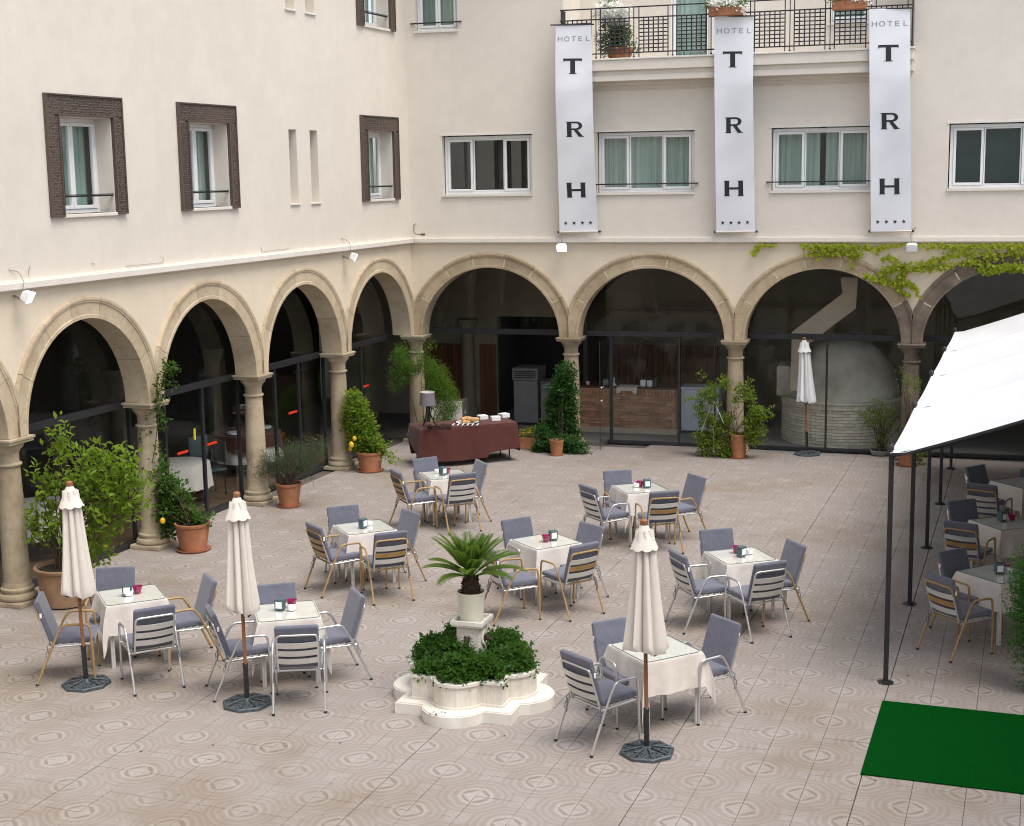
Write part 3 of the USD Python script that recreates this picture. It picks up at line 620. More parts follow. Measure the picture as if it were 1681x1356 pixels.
curtain(FB2, 5.02, 5.78, 7.52, 9.6, -.22, 'green curtain behind the balcony door', 53)
curtain(FB2, 8.07, 8.78, 8.1, 9.6, -.22, 'green curtain behind the balcony window at the right planter', 54)
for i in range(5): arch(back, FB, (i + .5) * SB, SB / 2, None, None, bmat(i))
column(back, FB, .03, M['stone_column'], w=-.03)
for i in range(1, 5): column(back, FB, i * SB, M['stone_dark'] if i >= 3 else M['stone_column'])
gb = thing('glass_wall', parent=back); wb = -.55
obj('sill_rail', MB().cbox(3.9, 16, wb - .04, wb + .04, 0.0, .07, .005), M['glass_frame'], gb, frame=FB)
obj('transom', MB().cbox(.2, 16, wb - .035, wb + .045, 2.165, 2.275, .005), M['glass_frame'], gb, frame=FB)
mb_ = sorted([SB * i for i in range(1, 5)] + [3.99, 5.35, 6.05, 8.2])
for u in mb_: obj('mullion', MB().cbox(u - .02, u + .02, wb - .025, wb + .025, .07, 2.165, .004), M['glass_frame'], gb, frame=FB)
for a, b in zip(mb_, mb_[1:] + [16]):
    if a < 3.9: continue
    obj('pane', sheet(a + .02, b - .02, wb, .06, 2.17), M['pane'], gb, frame=FB)
for i in range(5): obj('upper_pane', sheet(i * SB + .03, (i + 1) * SB - .03, wb, 2.27, 3.75), M['pane'], gb, frame=FB)
dr = thing('glass_door', parent=back)          # the leaf stands open into the courtyard
hg = FB.to([(3.97, wb + .03, 0)])[0]; tip = ground(985, 740); dv_ = tip - hg; dv_[2] = 0; dv_ = dv_ / np.linalg.norm(dv_)
FD = Frame(dv_, np.array([-dv_[1], dv_[0], 0])); FD.to_ = FD.to
class At(Frame):
    def __init__(s, f, o): s.d, s.n, s.m, s.o = f.d, f.n, f.m, np.asarray(o, float)
    def to(s, v): return np.asarray(v, float) @ s.m + s.o
FD = At(FD, hg)
obj('pane', sheet(.02, .80, 0, .02, 2.15), M['pane'], dr, frame=FD)
obj('door_edge', MB().box(.80, .806, -.006, .006, .02, 2.15).box(.0, .02, -.012, .012, .0, 2.16), M['glass_frame'], dr, frame=FD)
for z in (.98, 1.24): obj('handle', MB().tube([(.62, .01, z), (.62, .06, z), (.78, .06, z), (.78, .01, z)], .011, 8), M['steel'], dr, frame=FD, smooth=True)
DPB = -5.2
obj('floor_slab', MB().box(-4, UB + 4, DPB, -.36, 3.80, 4.14), M['inner_wall'], back, frame=FB)
obj('inner_floor', MB().box(.1, UB + 4, DPB, wb - .04, -.024, .003), M['slate'], back, frame=FB)
obj('inner_wall', MB().box(-5, UB + 4, DPB - .3, DPB, -.02, 3.8), M['inner_wall'], back, frame=FB)
PW_ = -3.3; dx0, dx1, px_w = FB.hit(817, 600, PW_)[0], FB.hit(912, 600, PW_)[0], lambda x: FB.hit(x, 600, PW_)[0]
obj('partition', MB().box(-3.2, dx0, PW_ - .12, PW_, -.02, 3.8).box(dx0, dx1 + .6, PW_ - .12, PW_, 2.25, 3.8), M['inner_wall'], back, frame=FB)
obj('doorway_side', MB().box(dx0 - .1, dx0, DPB, PW_ - .12, -.02, 3.8).box(dx1 + .6, dx1 + .7, DPB, PW_ - .12, -.02, 3.8), M['room'], back, frame=FB)
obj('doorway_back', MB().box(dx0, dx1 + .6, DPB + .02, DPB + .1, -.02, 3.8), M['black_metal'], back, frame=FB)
obj('ceiling_beam', MB().box(.3, UB + 4, -2.6, -2.3, 3.45, 3.8), M['inner_wall'], back, frame=FB)
obj('inner_end_wall', MB().box(UB + 4, UB + 4.2, DPB, 0, -.02, TOP), M['wall'], back, frame=FB)
wp = MB()
for a, b, z, dp in ((px_w(700), px_w(757), 1.62, PW_), (px_w(788), px_w(815), 1.62, PW_), (2.7, 5.4, 1.45, DPB)):
    for u in np.arange(a, b - .05, .13): obj('wall_plank', MB().box(u + .003, min(u + .127, b), dp, dp + .03, .02, z), M['wood_panel'], back, frame=FB)
for q_ in ((px_w(772), PW_ + .12, 0), (6.0, DPB + .8, 0)): obj('inner_column', MB().lathe([(.2, 0), (.2, .15), (.15, .2), (.13, 1.85), (.2, 2.08), (.23, 2.1), (.23, ZC), (0, ZC)], 18, q_), M['inner_wall'], back, frame=FB, smooth=40)
obj('wall_shelf', MB().box(2.9, 5.6, DPB, DPB + .25, 2.22, 2.27), M['wood_panel'], back, frame=FB)
# smoke duct of the oven: a kinked plastered pipe
dz = -1.15
q = [FB.hit(x, y, dz) for x, y in ((1312, 640), (1312, 556), (1395, 493), (1395, 455))]
ducts = MB()
def seg(p0, p1, h):
    return None
cx = [(u, z) for u, z in q]; half = .16
offs = [(half, 0), (half * .8, .14), (half * .8, .14), (half, 0)]
Vd = []
for (u, z), (ox, oz) in zip(cx, offs):
    for s1 in (-1, 1):
        for w in (dz - .15, dz + .15): Vd.append((u + s1 * ox, w, z - s1 * oz))
fd = []
for k in range(3):
    a, b = 4 * k, 4 * k + 4
    fd += [[a, a + 1, b + 1, b], [a + 2, b + 2, b + 3, a + 3], [a + 1, a + 3, b + 3, b + 1], [a, b, b + 2, a + 2]]
obj('oven_duct', MB().add(Vd, fd).add(Vd, [[0, 2, 3, 1]]), M['duct'], back, frame=FB)
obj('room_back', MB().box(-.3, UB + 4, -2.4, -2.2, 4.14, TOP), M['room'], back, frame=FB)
obj('roof', MB().box(-4, TE0 - .2, DPB, .35, TOP, TOP + .25).box(TE1 + .2, UB + 4, DPB, .35, TOP, TOP + .25).box(TE0 - .2, TE1 + .2, DPB, -1.35, TOP, TOP + .25), M['sill'], back, frame=FB)
# the wing along the right side and the one the photograph was taken from, outside the picture
rw = thing('hotel_wing', 'plain cream hotel wing closing the courtyard on the right', 'building')
obj('wall', MB().box(15.6, 15.95, -32, .75, -.02, 6.8), M['wall'], rw)
obj('roof', MB().box(15.4, 19, -32, .9, 6.8, 7.0), M['sill'], rw)
cw = thing('hotel_wing', 'plain cream hotel wing closing the near end of the courtyard', 'building')
obj('wall', MB().box(0, 15.4, -32.4, -32, -.02, 8.6), M['wall'], cw)

# ================================================================== terrace chairs and tables
def arc_pts(pts, rads, n=5):
    """polyline with rounded corners"""
    pts = [np.asarray(p, float) for p in pts]; out = [pts[0]]
    for k in range(1, len(pts) - 1):
        p, a, b = pts[k], pts[k - 1] - pts[k], pts[k + 1] - pts[k]
        r = min(rads, .45 * np.linalg.norm(a), .45 * np.linalg.norm(b)); s, e = p + a / np.linalg.norm(a) * r, p + b / np.linalg.norm(b) * r
        for t in np.linspace(0, 1, n): out.append((1 - t) ** 2 * s + 2 * t * (1 - t) * p + t * t * e)
    out.append(pts[-1]); return np.array(out)
BT = math.atan2(.135, .42)                      # lean of the back
def back_pt(h, off=0.0):
    """point of the back plane, h along it from the seat, off in front of it: (y, z)"""
    return -.20 - math.sin(BT) * h + math.cos(BT) * off, .415 + math.cos(BT) * h + math.sin(BT) * off
def make_chair(kind, label, loc, rz, group):
    t = thing('terrace_chair', label, 'chair', loc, rz, group)
    tubem = M['bamboo'] if kind != 'alu' else M['alu']
    for s in (-1, 1):
        X = s * .262
        obj('front_leg', MB().tube([(X * .99, .245, .002), (X, .235, .42), (X, .225, .56)], .0125, 8), tubem, t, smooth=True)
        obj('foot_cap', MB().tube([(X * .99, .245, 0), (X * .99, .245, .02)], .015, 8), M['foot'], t, smooth=40)
        obj('armrest', MB().tube(arc_pts([(X, .225, .555), (X, .215, .652), (X, -.05, .660), (X, -.115, .560)], .085, 6), .0135, 8), tubem, t, smooth=True)
        obj('rear_leg', MB().tube([(X, -.113, .563), (X * .99, -.19, .40), (X * 1.0, -.365, .002)], .0125, 8), tubem, t, smooth=True)
        obj('foot_cap', MB().tube([(X, -.365, 0), (X, -.357, .02)], .015, 8), M['foot'], t, smooth=40)
    sf = MB()
    for s in (-1, 1): sf.tube([(s * .245, .24, .425), (s * .245, -.215, .415)], .011, 8)
    sf.tube([(-.262, .232, .425), (.262, .232, .425)], .011, 8)
    obj('seat_frame', sf, M['alu'], t, smooth=True)
    obj('rear_stretcher', MB().tube([(-.258, -.185, .412), (.258, -.185, .412)], .0125, 8), tubem, t, smooth=True)
    for k in range(5): obj('seat_slat', MB().cbox(-.235, .235, -.17 + k * .078, -.115 + k * .078, .428, .438, .003), M['slat'], t)
    h0, h1 = -.01, .43
    y0, z0 = back_pt(h0); y1, z1 = back_pt(h1)
    ym, zm = back_pt(.33)
    for s in (-1, 1): obj('back_upright', MB().tube([(s * .205, y0, z0), (s * .205, ym, zm)], .0115, 8), M['alu'], t, smooth=True)
    obj('top_rail', MB().tube(arc_pts([(-.205, ym, zm), (-.205, y1, z1), (.205, y1, z1), (.205, ym, zm)], .06, 6), .0125, 8), tubem, t, smooth=True)
    for k, h in enumerate((.13, .225, .32)):
        m_ = M['slat'] if (kind == 'alu' or kind == 'white' or k != 1) else M['bamboo_slat']
        if kind == 'brown': m_ = M['bamboo_slat']
        mb = MB(); n = 7; V = []
        for dd in (0, -.008):
            for hh in (h - .032, h + .032):
                for i in range(n):
                    x = -.205 + .41 * i / (n - 1); cv = -.022 * (1 - (x / .205) ** 2)
                    y, z = back_pt(hh, -.004 + dd + cv); V.append((x, y, z))
        f = [[i, i + 1, n + i + 1, n + i] for i in range(n - 1)] + [[2 * n + i + 1, 2 * n + i, 3 * n + i, 3 * n + i + 1] for i in range(n - 1)] + [[n + i, n + i + 1, 3 * n + i + 1, 3 * n + i] for i in range(n - 1)] + [[i + 1, i, 2 * n + i, 2 * n + i + 1] for i in range(n - 1)]
        obj('back_slat', mb.add(V, f), m_, t, smooth=40)
    # cushions with rounded edges, slightly dished
    v, f = rbox(.455, .46, .062, .026, 4); v = v.copy(); v[:, 2] += .010 * (1 - (v[:, 0] / .228) ** 2) * (1 - (v[:, 1] / .23) ** 2); v += [0, .04, .472]
    obj('seat_cushion', (v, f), M['cushion'], t, smooth=50)
    v, f = rbox(.445, .055, .475, .024, 4); v = v.copy(); v[:, 1] += .012 * np.cos(v[:, 0] / .2225 * PI / 2) * (v[:, 1] > 0)
    c_, s_ = math.cos(BT), math.sin(BT); y, z = v[:, 1].copy(), v[:, 2].copy(); v[:, 1] = y * c_ - z * s_; v[:, 2] = y * s_ + z * c_
    yc, zc_ = back_pt(.285, .036); v += [0, yc, zc_]
    obj('back_cushion', (v, f), M['cushion'], t, smooth=50)
    y, z = back_pt(.36, .03); obj('wash_tag', MB().cbox(.222, .229, y - .012, y + .012, z - .025, z + .025, .002), M['tag'], t)
    for s in (-1, 1): obj('tie', MB().tube([(s * .225, -.20, .46), (s * .245, -.235, .43), (s * .25, -.225, .36), (s * .243, -.235, .27)], .0045, 5).tube([(s * .225, -.20, .45), (s * .25, -.21, .41), (s * .255, -.25, .35), (s * .26, -.245, .30)], .004, 5), M['ribbon'], t)
    return t

ZT = .722
def cloth_mesh(rng_, half=.335, over=.345, top=ZT + .004, ears=(1, 1, 1, 1)):
    """square cloth on a square table: flat top, sides that hang with soft waves, a folded ear at every corner"""
    mb = MB(); N = 22
    def side(k, t, h):
        """k-th side, t in -1..1 along it, h length hanging"""
        hh = h / over
        out = .006 + .030 * hh + .018 * hh * math.sin(t * 5 + ph[k]) + .010 * hh * math.sin(t * 11 + 2 * ph[k])
        x, y = t * half * (1 + .008 * hh), -(half + out); z = top - .998 * h - (0 if h > 0 else 0)
        return x, y, z
    ph = rng_.uniform(0, 6, 4)
    g = np.linspace(-half, half, 5); V = [(x, y, top) for y in g for x in g]
    mb.add(V, [[j * 5 + i, j * 5 + i + 1, (j + 1) * 5 + i + 1, (j + 1) * 5 + i] for j in range(4) for i in range(4)])
    hs = [0, .012, .04, .10, .18, .26, over]; ts = np.linspace(-1, 1, N)
    for k in range(4):
        V = []
        lean = rng_.uniform(-.03, .03); drop = rng_.uniform(.92, 1.05)
        for h in hs:
            for t in ts:
                if h == 0: x, y, z = t * half, -half, top
                else: x, y, z = side(k, t, h * (drop + lean * t))
                V.append((x, y, z))
        f = [[(i + 1) * N + j, (i + 1) * N + j + 1, i * N + j + 1, i * N + j] for i in range(len(hs) - 1) for j in range(N - 1)]
        mb.add(rotz(V, k * PI / 2), f)
        # ear between this side and the next: a cone of cloth folded to a point
        L = over * 1.68 * rng_.uniform(.86, 1.08); V = []; m = 9
        for h in np.array([0, .04, .15, .35, .55, .78, 1.0]):
            for a in np.linspace(0, 1, m):
                tri = 1 - abs(2 * a - 1); r = h * over
                # along the fold: starts at side k's end, out along the diagonal, back to the next side's start
                p0 = np.array(side(k, 1, r * drop if r else 1e-6)); p1 = rotz(np.array(side((k + 1) % 4, -1, r if r else 1e-6)), PI / 2)
                base = p0 * (1 - a) + p1 * a; dg = np.array([1, -1, 0]) / 2 ** .5
                amp = .115 * math.sin(min(1, h * 1.15) * PI * .62) * .9
                p = base + dg * tri * amp + np.array([1, 1, 0]) / 2 ** .5 * .016 * math.sin(a * 2 * PI) * h
                p[2] = top - (r + (L - over) * h * tri ** .8 + .0)
                if h == 0: p = np.array([half, -half, top])
                V.append(p)
        f = [[(i + 1) * m + j, (i + 1) * m + j + 1, i * m + j + 1, i * m + j] for i in range(6) for j in range(m - 1)]
        mb.add(rotz(V, k * PI / 2), f)
    return mb
def make_table(label, loc, rz, group):
    t = thing('cafe_table', label, 'table', loc, rz, group)
    obj('tabletop', MB().cbox(-.325, .325, -.325, .325, ZT - .028, ZT, .008), M['table'], t)
    for sx in (-1, 1):
        for sy in (-1, 1):
            l = MB()
            for dx, dy in ((0, 0), (.022, .0), (0, .022)): l.tube([(sx * (.30 - dx), sy * (.30 - dy), 0.0), (sx * (.30 - dx), sy * (.30 - dy), ZT - .028)], .0115, 8)
            obj('leg', l, M['table'], t, smooth=40)
    obj('apron', MB().box(-.29, .29, -.295, -.285, ZT - .07, ZT - .028).box(-.29, .29, .285, .295, ZT - .07, ZT - .028).box(-.295, -.285, -.285, .285, ZT - .07, ZT - .028).box(.285, .295, -.285, .285, ZT - .07, ZT - .028), M['table'], t)
    return t
def round_sq(h, r, n=5):
    return sbox(-h + r, -h + r, h - r, h - r).buffer(r, quad_segs=n)

def make_glass(label, loc, rz, group):
    t = thing('glass_sheet', label, 'glass sheet', loc, rz, group)
    vv_, ff_ = trimesh.creation.triangulate_polygon(round_sq(.326, .05), engine='earcut'); obj('sheet', MB().add(np.c_[vv_, np.full(len(vv_), .006)], ff_), M['tglass'], t)
    obj('edge', MB().prism(round_sq(.3285, .053).difference(round_sq(.3255, .050)), .0, .0065), M['tedge'], t)
    return t
def make_holder(label, loc, rz, group):
    t = thing('napkin_holder', label, 'napkin holder', loc, rz, group)
    v, f = rbox(.105, .085, .125, .014, 3); obj('body', (v + [0, 0, .0635], f), M['teal'], t, smooth=50)
    obj('napkins', MB().cbox(-.036, .036, -.0455, -.040, .025, .100, .002), M['paper'], t)
    obj('napkins', MB().cbox(-.036, .036, .040, .0455, .025, .100, .002), M['paper'], t)
    return t
def make_bowl(label, loc, group):
    return obj_at('bowl', MB().lathe([(0, .001), (.030, .001), (.036, .006), (.058, .075), (.060, .079), (.056, .079), (.034, .012), (0, .010)], 24), M['magenta'], loc, label, 'bowl', group)
def make_ash(label, loc, group):
    return obj_at('ashtray', MB().lathe([(0, .001), (.038, .001), (.046, .010), (.048, .045), (.044, .056), (.030, .058), (.028, .050), (.034, .040), (.034, .016), (0, .014)], 24), M['porcelain'], loc, label, 'ashtray', group)
def obj_at(name, mb, m, loc, label, cat, group, rz=0.0):
    p = obj(name, mb, m, smooth=45, label=label, cat=cat, group=group); x = UsdGeom.Xformable(p)
    x.AddTranslateOp().Set(Gf.Vec3d(*map(float, loc))); x.AddRotateZOp().Set(math.degrees(rz)); return p

TABLES = {  # centre, edge angle, phrase
    't1': ((2.352, -13.491), 44.6, 'the table at the leftmost parasol'),
    't2': ((4.357, -13.538), 34.3, 'the table beside the second parasol from the left'),
    't3': ((3.523, -9.816), 44.6, 'the left table behind the two parasols'),
    't4': ((3.251, -6.295), 39.6, 'the table before the maroon buffet'),
    't5': ((6.449, -6.436), 37.5, 'the farthest table, before the brick bar'),
    't6': ((6.092, -9.846), 50.7, 'the table right behind the potted palm'),
    't7': ((8.613, -9.860), 36.5, 'the table left of the canopy posts'),
    't8': ((8.481, -13.575), 48.1, 'the table right of the fountain'),
    'rA': ((11.817, -4.533), 44.1, 'the farthest table under the canopy'),
    'rB': ((11.629, -7.229), 39.1, 'the middle table under the canopy'),
    'rC': ((11.611, -9.807), 49.0, 'the nearest table under the canopy')}
CH = {'t1': dict(far=((157.3, 933), (221.2, 930.3), 'white'), left=((61, 988), (69, 971), 'white'), near=((221, 1001.6), (284.5, 992), 'alu'), right=((336, 940.6), (351.5, 954.6), 'white')),
      't2': dict(far=((420.6, 961.8), (483.4, 955.9), 'alu'), left=((341, 991.7), (352, 1009.6), 'alu'), near=((453.5, 1028.6), (519, 1025.6), 'alu'), right=((578, 964.8), (594, 978.8), 'alu')),
      't3': dict(far=((538.4, 833), (586.7, 828.7), 'alu'), left=((504.7, 856), (527, 866), 'brown'), near=((615.4, 876.4), (667.3, 870.8), 'bamboo'), right=((661.7, 835), (686.2, 843.4), 'bamboo')),
      't4': dict(far=((676.8, 754.4), (716.8, 749.4), 'alu'), left=((643, 768.7), (657.5, 776), 'brown'), near=((738.7, 779.3), (780, 775), 'white'), right=((781.8, 753.7), (796.8, 761), 'bamboo')),
      't5': dict(far=((992.8, 773.6), (1034, 771.4), 'bamboo'), left=((953.6, 794), (977.8, 802), 'alu'), near=((1068.5, 807.8), (1112.8, 805), 'bamboo'), right=((1132, 777), (1154.9, 784), 'bamboo')),
      't6': dict(far=((825, 854.6), (869, 848), 'alu'), left=((792.6, 891), (812.6, 904), 'bamboo'), near=((935.4, 897.7), (982, 888.4), 'bamboo'), right=((954, 856), (986.5, 865), 'alu')),
      't7': dict(far=((1147, 871), (1203.7, 867), 'alu'), left=((1102.4, 901), (1125, 913.4), 'alu'), near=((1238.5, 926.6), (1290, 919.6), 'alu'), right=((1292.7, 884), (1319.8, 897), 'bamboo')),
      't8': dict(far=((977, 1022), (1030, 1013), 'alu'), left=((926.3, 1066.8), (967.6, 1082.6), 'alu'), right=((1169, 1008), (1211.8, 1024), 'alu')),
      'rA': dict(far=((1586.5, 767.6), (1615.3, 762), 'alu'), left=((1592.8, 792.6), (1631.6, 797), 'white')),
      'rB': dict(far=((1559, 822.7), (1597.8, 819), 'alu'), left=((1559, 855), (1596.5, 860), 'bamboo'), near=(None, (12.45, -7.85, 128), 'alu')),
      'rC': dict(far=((1542.6, 906.7), (1584, 899), 'bamboo'), left=((1522.6, 938), (1564, 951.8), 'bamboo'))}
FIN = {'alu': 'silver', 'bamboo': 'bamboo-look', 'white': 'bamboo-look', 'brown': 'bamboo-look'}
WHERE = {'far': 'far side', 'left': 'left side', 'near': 'near side', 'right': 'right side'}
first, tfirst = {}, None
YT, ZTOP = back_pt(.515, .05)
for ti, (k, (c, ang, phrase)) in enumerate(TABLES.items()):
    rz = math.radians(ang)
    nm = phrase.replace('the ', '', 1)
    lab = f'small white {nm}, draped with an ivory cloth'
    if tfirst is None:
        tfirst = make_table(lab, (*c, 0), rz, 'square tables of the terrace')
        gfirst = make_glass(f'clear glass sheet on {phrase}', (*c, ZT + .006), rz, 'glass sheets on the tables')
    else:
        dup(tfirst, lab, (*c, 0), rz); dup(gfirst, f'clear glass sheet on {phrase}', (*c, ZT + .006), rz)
    co = obj('tablecloth', cloth_mesh(np.random.default_rng(60 + ti)), M['cloth'], smooth=60, label=f'ivory cloth draped over {phrase}', cat='tablecloth', group='ivory tablecloths of the terrace')
    x = UsdGeom.Xformable(co); x.AddTranslateOp().Set(Gf.Vec3d(*c, 0)); x.AddRotateZOp().Set(ang)
    for side, (a, b, kind) in CH[k].items():
        if a is None:
            m, yaw = np.array(b[:2]), math.radians(b[2] - 90); loc = m
        else:
            A, B = ground(*a, ZTOP)[:2], ground(*b, ZTOP)[:2]; m = (A + B) / 2; dd = B - A; n = np.array([-dd[1], dd[0]]) / np.hypot(*dd)
            if n @ (np.array(c) - m) < 0: n = -n
            yaw = math.atan2(n[1], n[0]) - PI / 2; loc = m - n * YT
        lab = f'grey cushioned {FIN[kind]} chair, {WHERE[side]} of {phrase}'
        if kind not in first: first[kind] = make_chair(kind, lab, (*loc, 0), yaw, 'cushioned chairs of the terrace')
        else: dup(first[kind], lab, (*loc, 0), yaw)
# things on the tables: base point in the picture
ITEMS = {'t1': ((209, 977, 30), (211.5, 977.5), (226, 973)), 't2': ((460, 1001, 8), (479, 1001.5), (479, 996)), 't3': ((596, 866, 75), (606, 862), None), 't4': ((727, 779, 70), (718, 776), (734, 777)),
         't5': ((1062, 800, 30), (1045, 799), (1051, 798.5)), 't6': ((908, 886, 40), None, (896.5, 888.5)), 't7': ((1217, 913, 60), (1230, 909), (1209, 907)), 'rB': ((1645, 855, 50), None, (1661, 853)), 'rC': ((1640, 941, 20), (1655, 939.5), (1651, 936)), 'rA': ((1681, 783, 60), None, None)}
h1 = a1 = b1 = None; zt = ZT + .0135
for k, (h, a, b) in ITEMS.items():
    ph = TABLES[k][2]
    p = ground(h[0], h[1], zt); l = f'teal napkin holder on {ph}'
    if h1 is None: h1 = make_holder(l, p, math.radians(h[2]), 'napkin holders')
    else: dup(h1, l, p, math.radians(h[2]))
    if a: make_ash(f'small white ashtray by the holder on {ph}', ground(*a, zt), 'white ashtrays')
    if b: make_bowl(f'magenta bowl beside the napkin holder on {ph}', ground(*b, zt), 'magenta bowls')

# ================================================================== closed parasols
def make_parasol(label, loc, tilt, cm, group, seed, flare=.098):
    t = thing('parasol', label, 'parasol', loc, 0, group, tilt=(0, 0, 0)); r = np.random.default_rng(seed)
    rot = 22.5
    def octo(r_, z): return [(r_ * math.cos(math.radians(rot + 45 * k)), r_ * math.sin(math.radians(rot + 45 * k)), z) for k in range(8)]
    rings = [(.262, 0), (.262, .028), (.250, .036), (.225, .034), (.220, .026), (.06, .052), (.045, .075), (0, .076)]
    V = [p for rr, z in rings for p in octo(rr, z)]
    mb = MB().add(V, [[i * 8 + j, i * 8 + (j + 1) % 8, (i + 1) * 8 + (j + 1) % 8, (i + 1) * 8 + j] for i in range(len(rings) - 1) for j in range(8)])
    bb = t
    base = obj('base', mb, M['castiron'], bb)
    for k in range(8):
        a = math.radians(rot + 45 * k); mb = MB().tube([(.05 * math.cos(a), .05 * math.sin(a), .068), (.235 * math.cos(a), .235 * math.sin(a), .036)], .009, 5)
        obj('base_rib', mb, M['castiron'], bb, smooth=True)
    sc = MB()
    for k in range(8):
        for rr, da, q in ((.185, 11, 1), (.185, 34, -1), (.125, 22, 1), (.20, 22, 1)):
            a0 = math.radians(rot + 45 * k + da); cx, cy = rr * math.cos(a0), rr * math.sin(a0); rad = .024 if rr < .19 else .014
            th = np.linspace(0, 1.6 * PI, 8) * q + a0
            zz = .026 + (.220 - rr) / .16 * .026 + .004
            sc.tube(np.stack([cx + rad * np.cos(th), cy + rad * np.sin(th), np.full(8, zz)], 1), .0065, 5)
    obj('base_scrollwork', sc, M['castiron'], bb, smooth=True)
    H = 2.25
    obj('lower_tube', MB().lathe([(.026, .06), (.026, .40), (.029, .405), (.029, .44), (.024, .445), (.024, .06)], 14), M['black_metal'], bb, smooth=40)
    obj('pole', MB().lathe([(.019, .40), (.019, H - .03), (0, H - .03)], 14), M['wood'], bb, smooth=40)
    obj('finial', MB().lathe([(0, H - .06), (.026, H - .06), (.036, H - .045), (.036, H - .012), (.022, H), (0, H)], 16), M['wood'], bb, smooth=40)
    # folded canopy: eight pleats, wide at the hem
    n, k = 128, 18; an = np.arange(n) * 2 * PI / n; z1, z0 = H - .10, 1.03; V = []
    ph = r.uniform(0, 6, 8); amps = r.uniform(.45, 1.35, 8)
    for i in range(k):
        s = i / (k - 1); R = .085 + flare * s ** .9; z = z1 + (z0 - z1) * s
        seg = an * 8 / (2 * PI); idx = np.floor(seg).astype(int) % 8; fr = seg - np.floor(seg)
        fold = np.abs(np.sin(PI * fr)) ** .5
        skew = (.28 * np.sin(2 * PI * fr) + .5 * np.sin(an * 1 + ph[1]) * .4) * s + .10 * np.sin(an * 3 + ph[2] + 2 * s)
        rr = R * (.36 + .64 * fold * (.85 + .15 * amps[idx])) * (1 + .05 * np.sin(3 * an + s * 2.5 + ph[0]))
        rr = rr * (1 - .10 * np.sin(PI * s) * (np.sin(2 * an + 1) * .5 + .5))
        zz = z - (.055 * (1 - fold) * amps[idx] + .02 * np.sin(2 * an + 2)) * s ** 6
        aa = an + skew * .3
        V.append(np.stack([rr * np.cos(aa), rr * np.sin(aa), zz], 1))
    V = np.vstack(V); f = [[i * n + j, (i + 1) * n + j, (i + 1) * n + (j + 1) % n, i * n + (j + 1) % n] for i in range(k - 1) for j in range(n)]
    inner = V[-n:] * [.86, .86, 1] + [0, 0, .03]; V2 = np.vstack([V, inner]); b0, b1 = (k - 1) * n, k * n
    f += [[b0 + j, b1 + j, b1 + (j + 1) % n, b0 + (j + 1) % n] for j in range(n)]
    obj('canopy', MB().add(V2, f), cm, bb, smooth=True)
    n, k = 96, 7; an = np.arange(n) * 2 * PI / n; V = []
    for i in range(k):
        s = i / (k - 1); R = .036 + .092 * s ** .95; fold = np.abs(np.sin(4 * an)) ** .8; rr = R * (1 - .04 * s + .08 * s * fold); zz = H - .055 - .225 * s + .016 * s ** 3 * (1 - fold)
        V.append(np.stack([rr * np.cos(an), rr * np.sin(an), zz], 1))
    V = np.vstack(V); f = [[i * n + j, (i + 1) * n + j, (i + 1) * n + (j + 1) % n, i * n + (j + 1) % n] for i in range(k - 1) for j in range(n)]
    obj('top_cap', MB().add(V, f), cm, bb, smooth=True)
    obj('tie_band', MB().lathe([(.0, 0), (.0, 0)], 6) if False else MB().lathe([(.03, 1.0), (.05, 1.0), (.05, 1.06), (.03, 1.06)], 10), M['dark_twig'], bb)
    return t
PAR = [((142, 1124), (113, 788), 'leftmost closed cream parasol, leaning, in front of the big citrus pot', 'canvas'),
       ((406, 1156), (388, 805), 'closed cream parasol second from the left, beside a laid table', 'canvas'),
       ((1062, 1236), (1057, 853), 'closed cream parasol in front of the table right of the fountain', 'canvas'),
       ((1325, 746), (1320, 555), 'closed white parasol standing against the glass in front of the oven', 'canvas_white')]
for i, (b, tp, lab, cm) in enumerate(PAR):
    g = ground(*b); top = g + [0, 0, 2.25]; q = top - CAM
    px = PW / 2 + F_PX * (q @ R_) / (q @ d_); ppm = F_PX / (q @ d_)
    lean = math.degrees(math.atan((tp[0] - px) / ppm / 2.25))
    t = make_parasol(lab, g, None, M[cm], 'closed parasols', 10 + i, (.105, .108, .140, .11)[i])
    t.GetAttribute('xformOp:rotateXYZ').Set(Gf.Vec3f(0, lean, 0)); t.GetAttribute('xformOp:rotateZ').Set(float([8, -11, 5, 0][i]))

# ================================================================== white canopy on black posts
PX, PYS, PZ = 10.55, [-11.86, -8.88, -6.0, -3.1, -.15], 2.455
cn = thing('canopy', 'long white fabric canopy on black posts along the right side', 'canopy')
def fz(dx, y):
    s = .34 * max(0, dx - .12) ** 1.06 + .03 * min(dx, .3)
    nearest = min(abs(y - p) for p in PYS); bay = min(1, nearest / 1.45)
    return PZ + .03 + s - .10 * math.sin(bay * PI / 2) * min(1, dx / .9) - .004 * bay + .012 * math.sin(dx * 9 + y * 1.3) * min(1, dx * 4) * bay
for y in PYS:
    obj('post', MB().cbox(PX - .025, PX + .025, y - .025, y + .025, .012, PZ + .01, .006), M['black_metal'], cn)
    obj('foot_plate', MB().lathe([(0, 0), (.085, 0), (.085, .010), (.045, .016), (.04, .03), (0, .03)], 16, (PX, y, 0)), M['black_metal'], cn, smooth=40)
    obj('finial', MB().lathe([(0, PZ), (.03, PZ), (.03, PZ + .02), (.018, PZ + .03), (.035, PZ + .06), (.035, PZ + .085), (.018, PZ + .11), (0, PZ + .112)], 12, (PX - .01, y, 0)), M['iron'], cn, smooth=40)
    xs = np.linspace(0, 4.9, 14); obj('rafter', MB().tube([(PX + x, y, fz(x, y) - .035) for x in xs], .022, 6), M['black_metal'], cn, smooth=True)
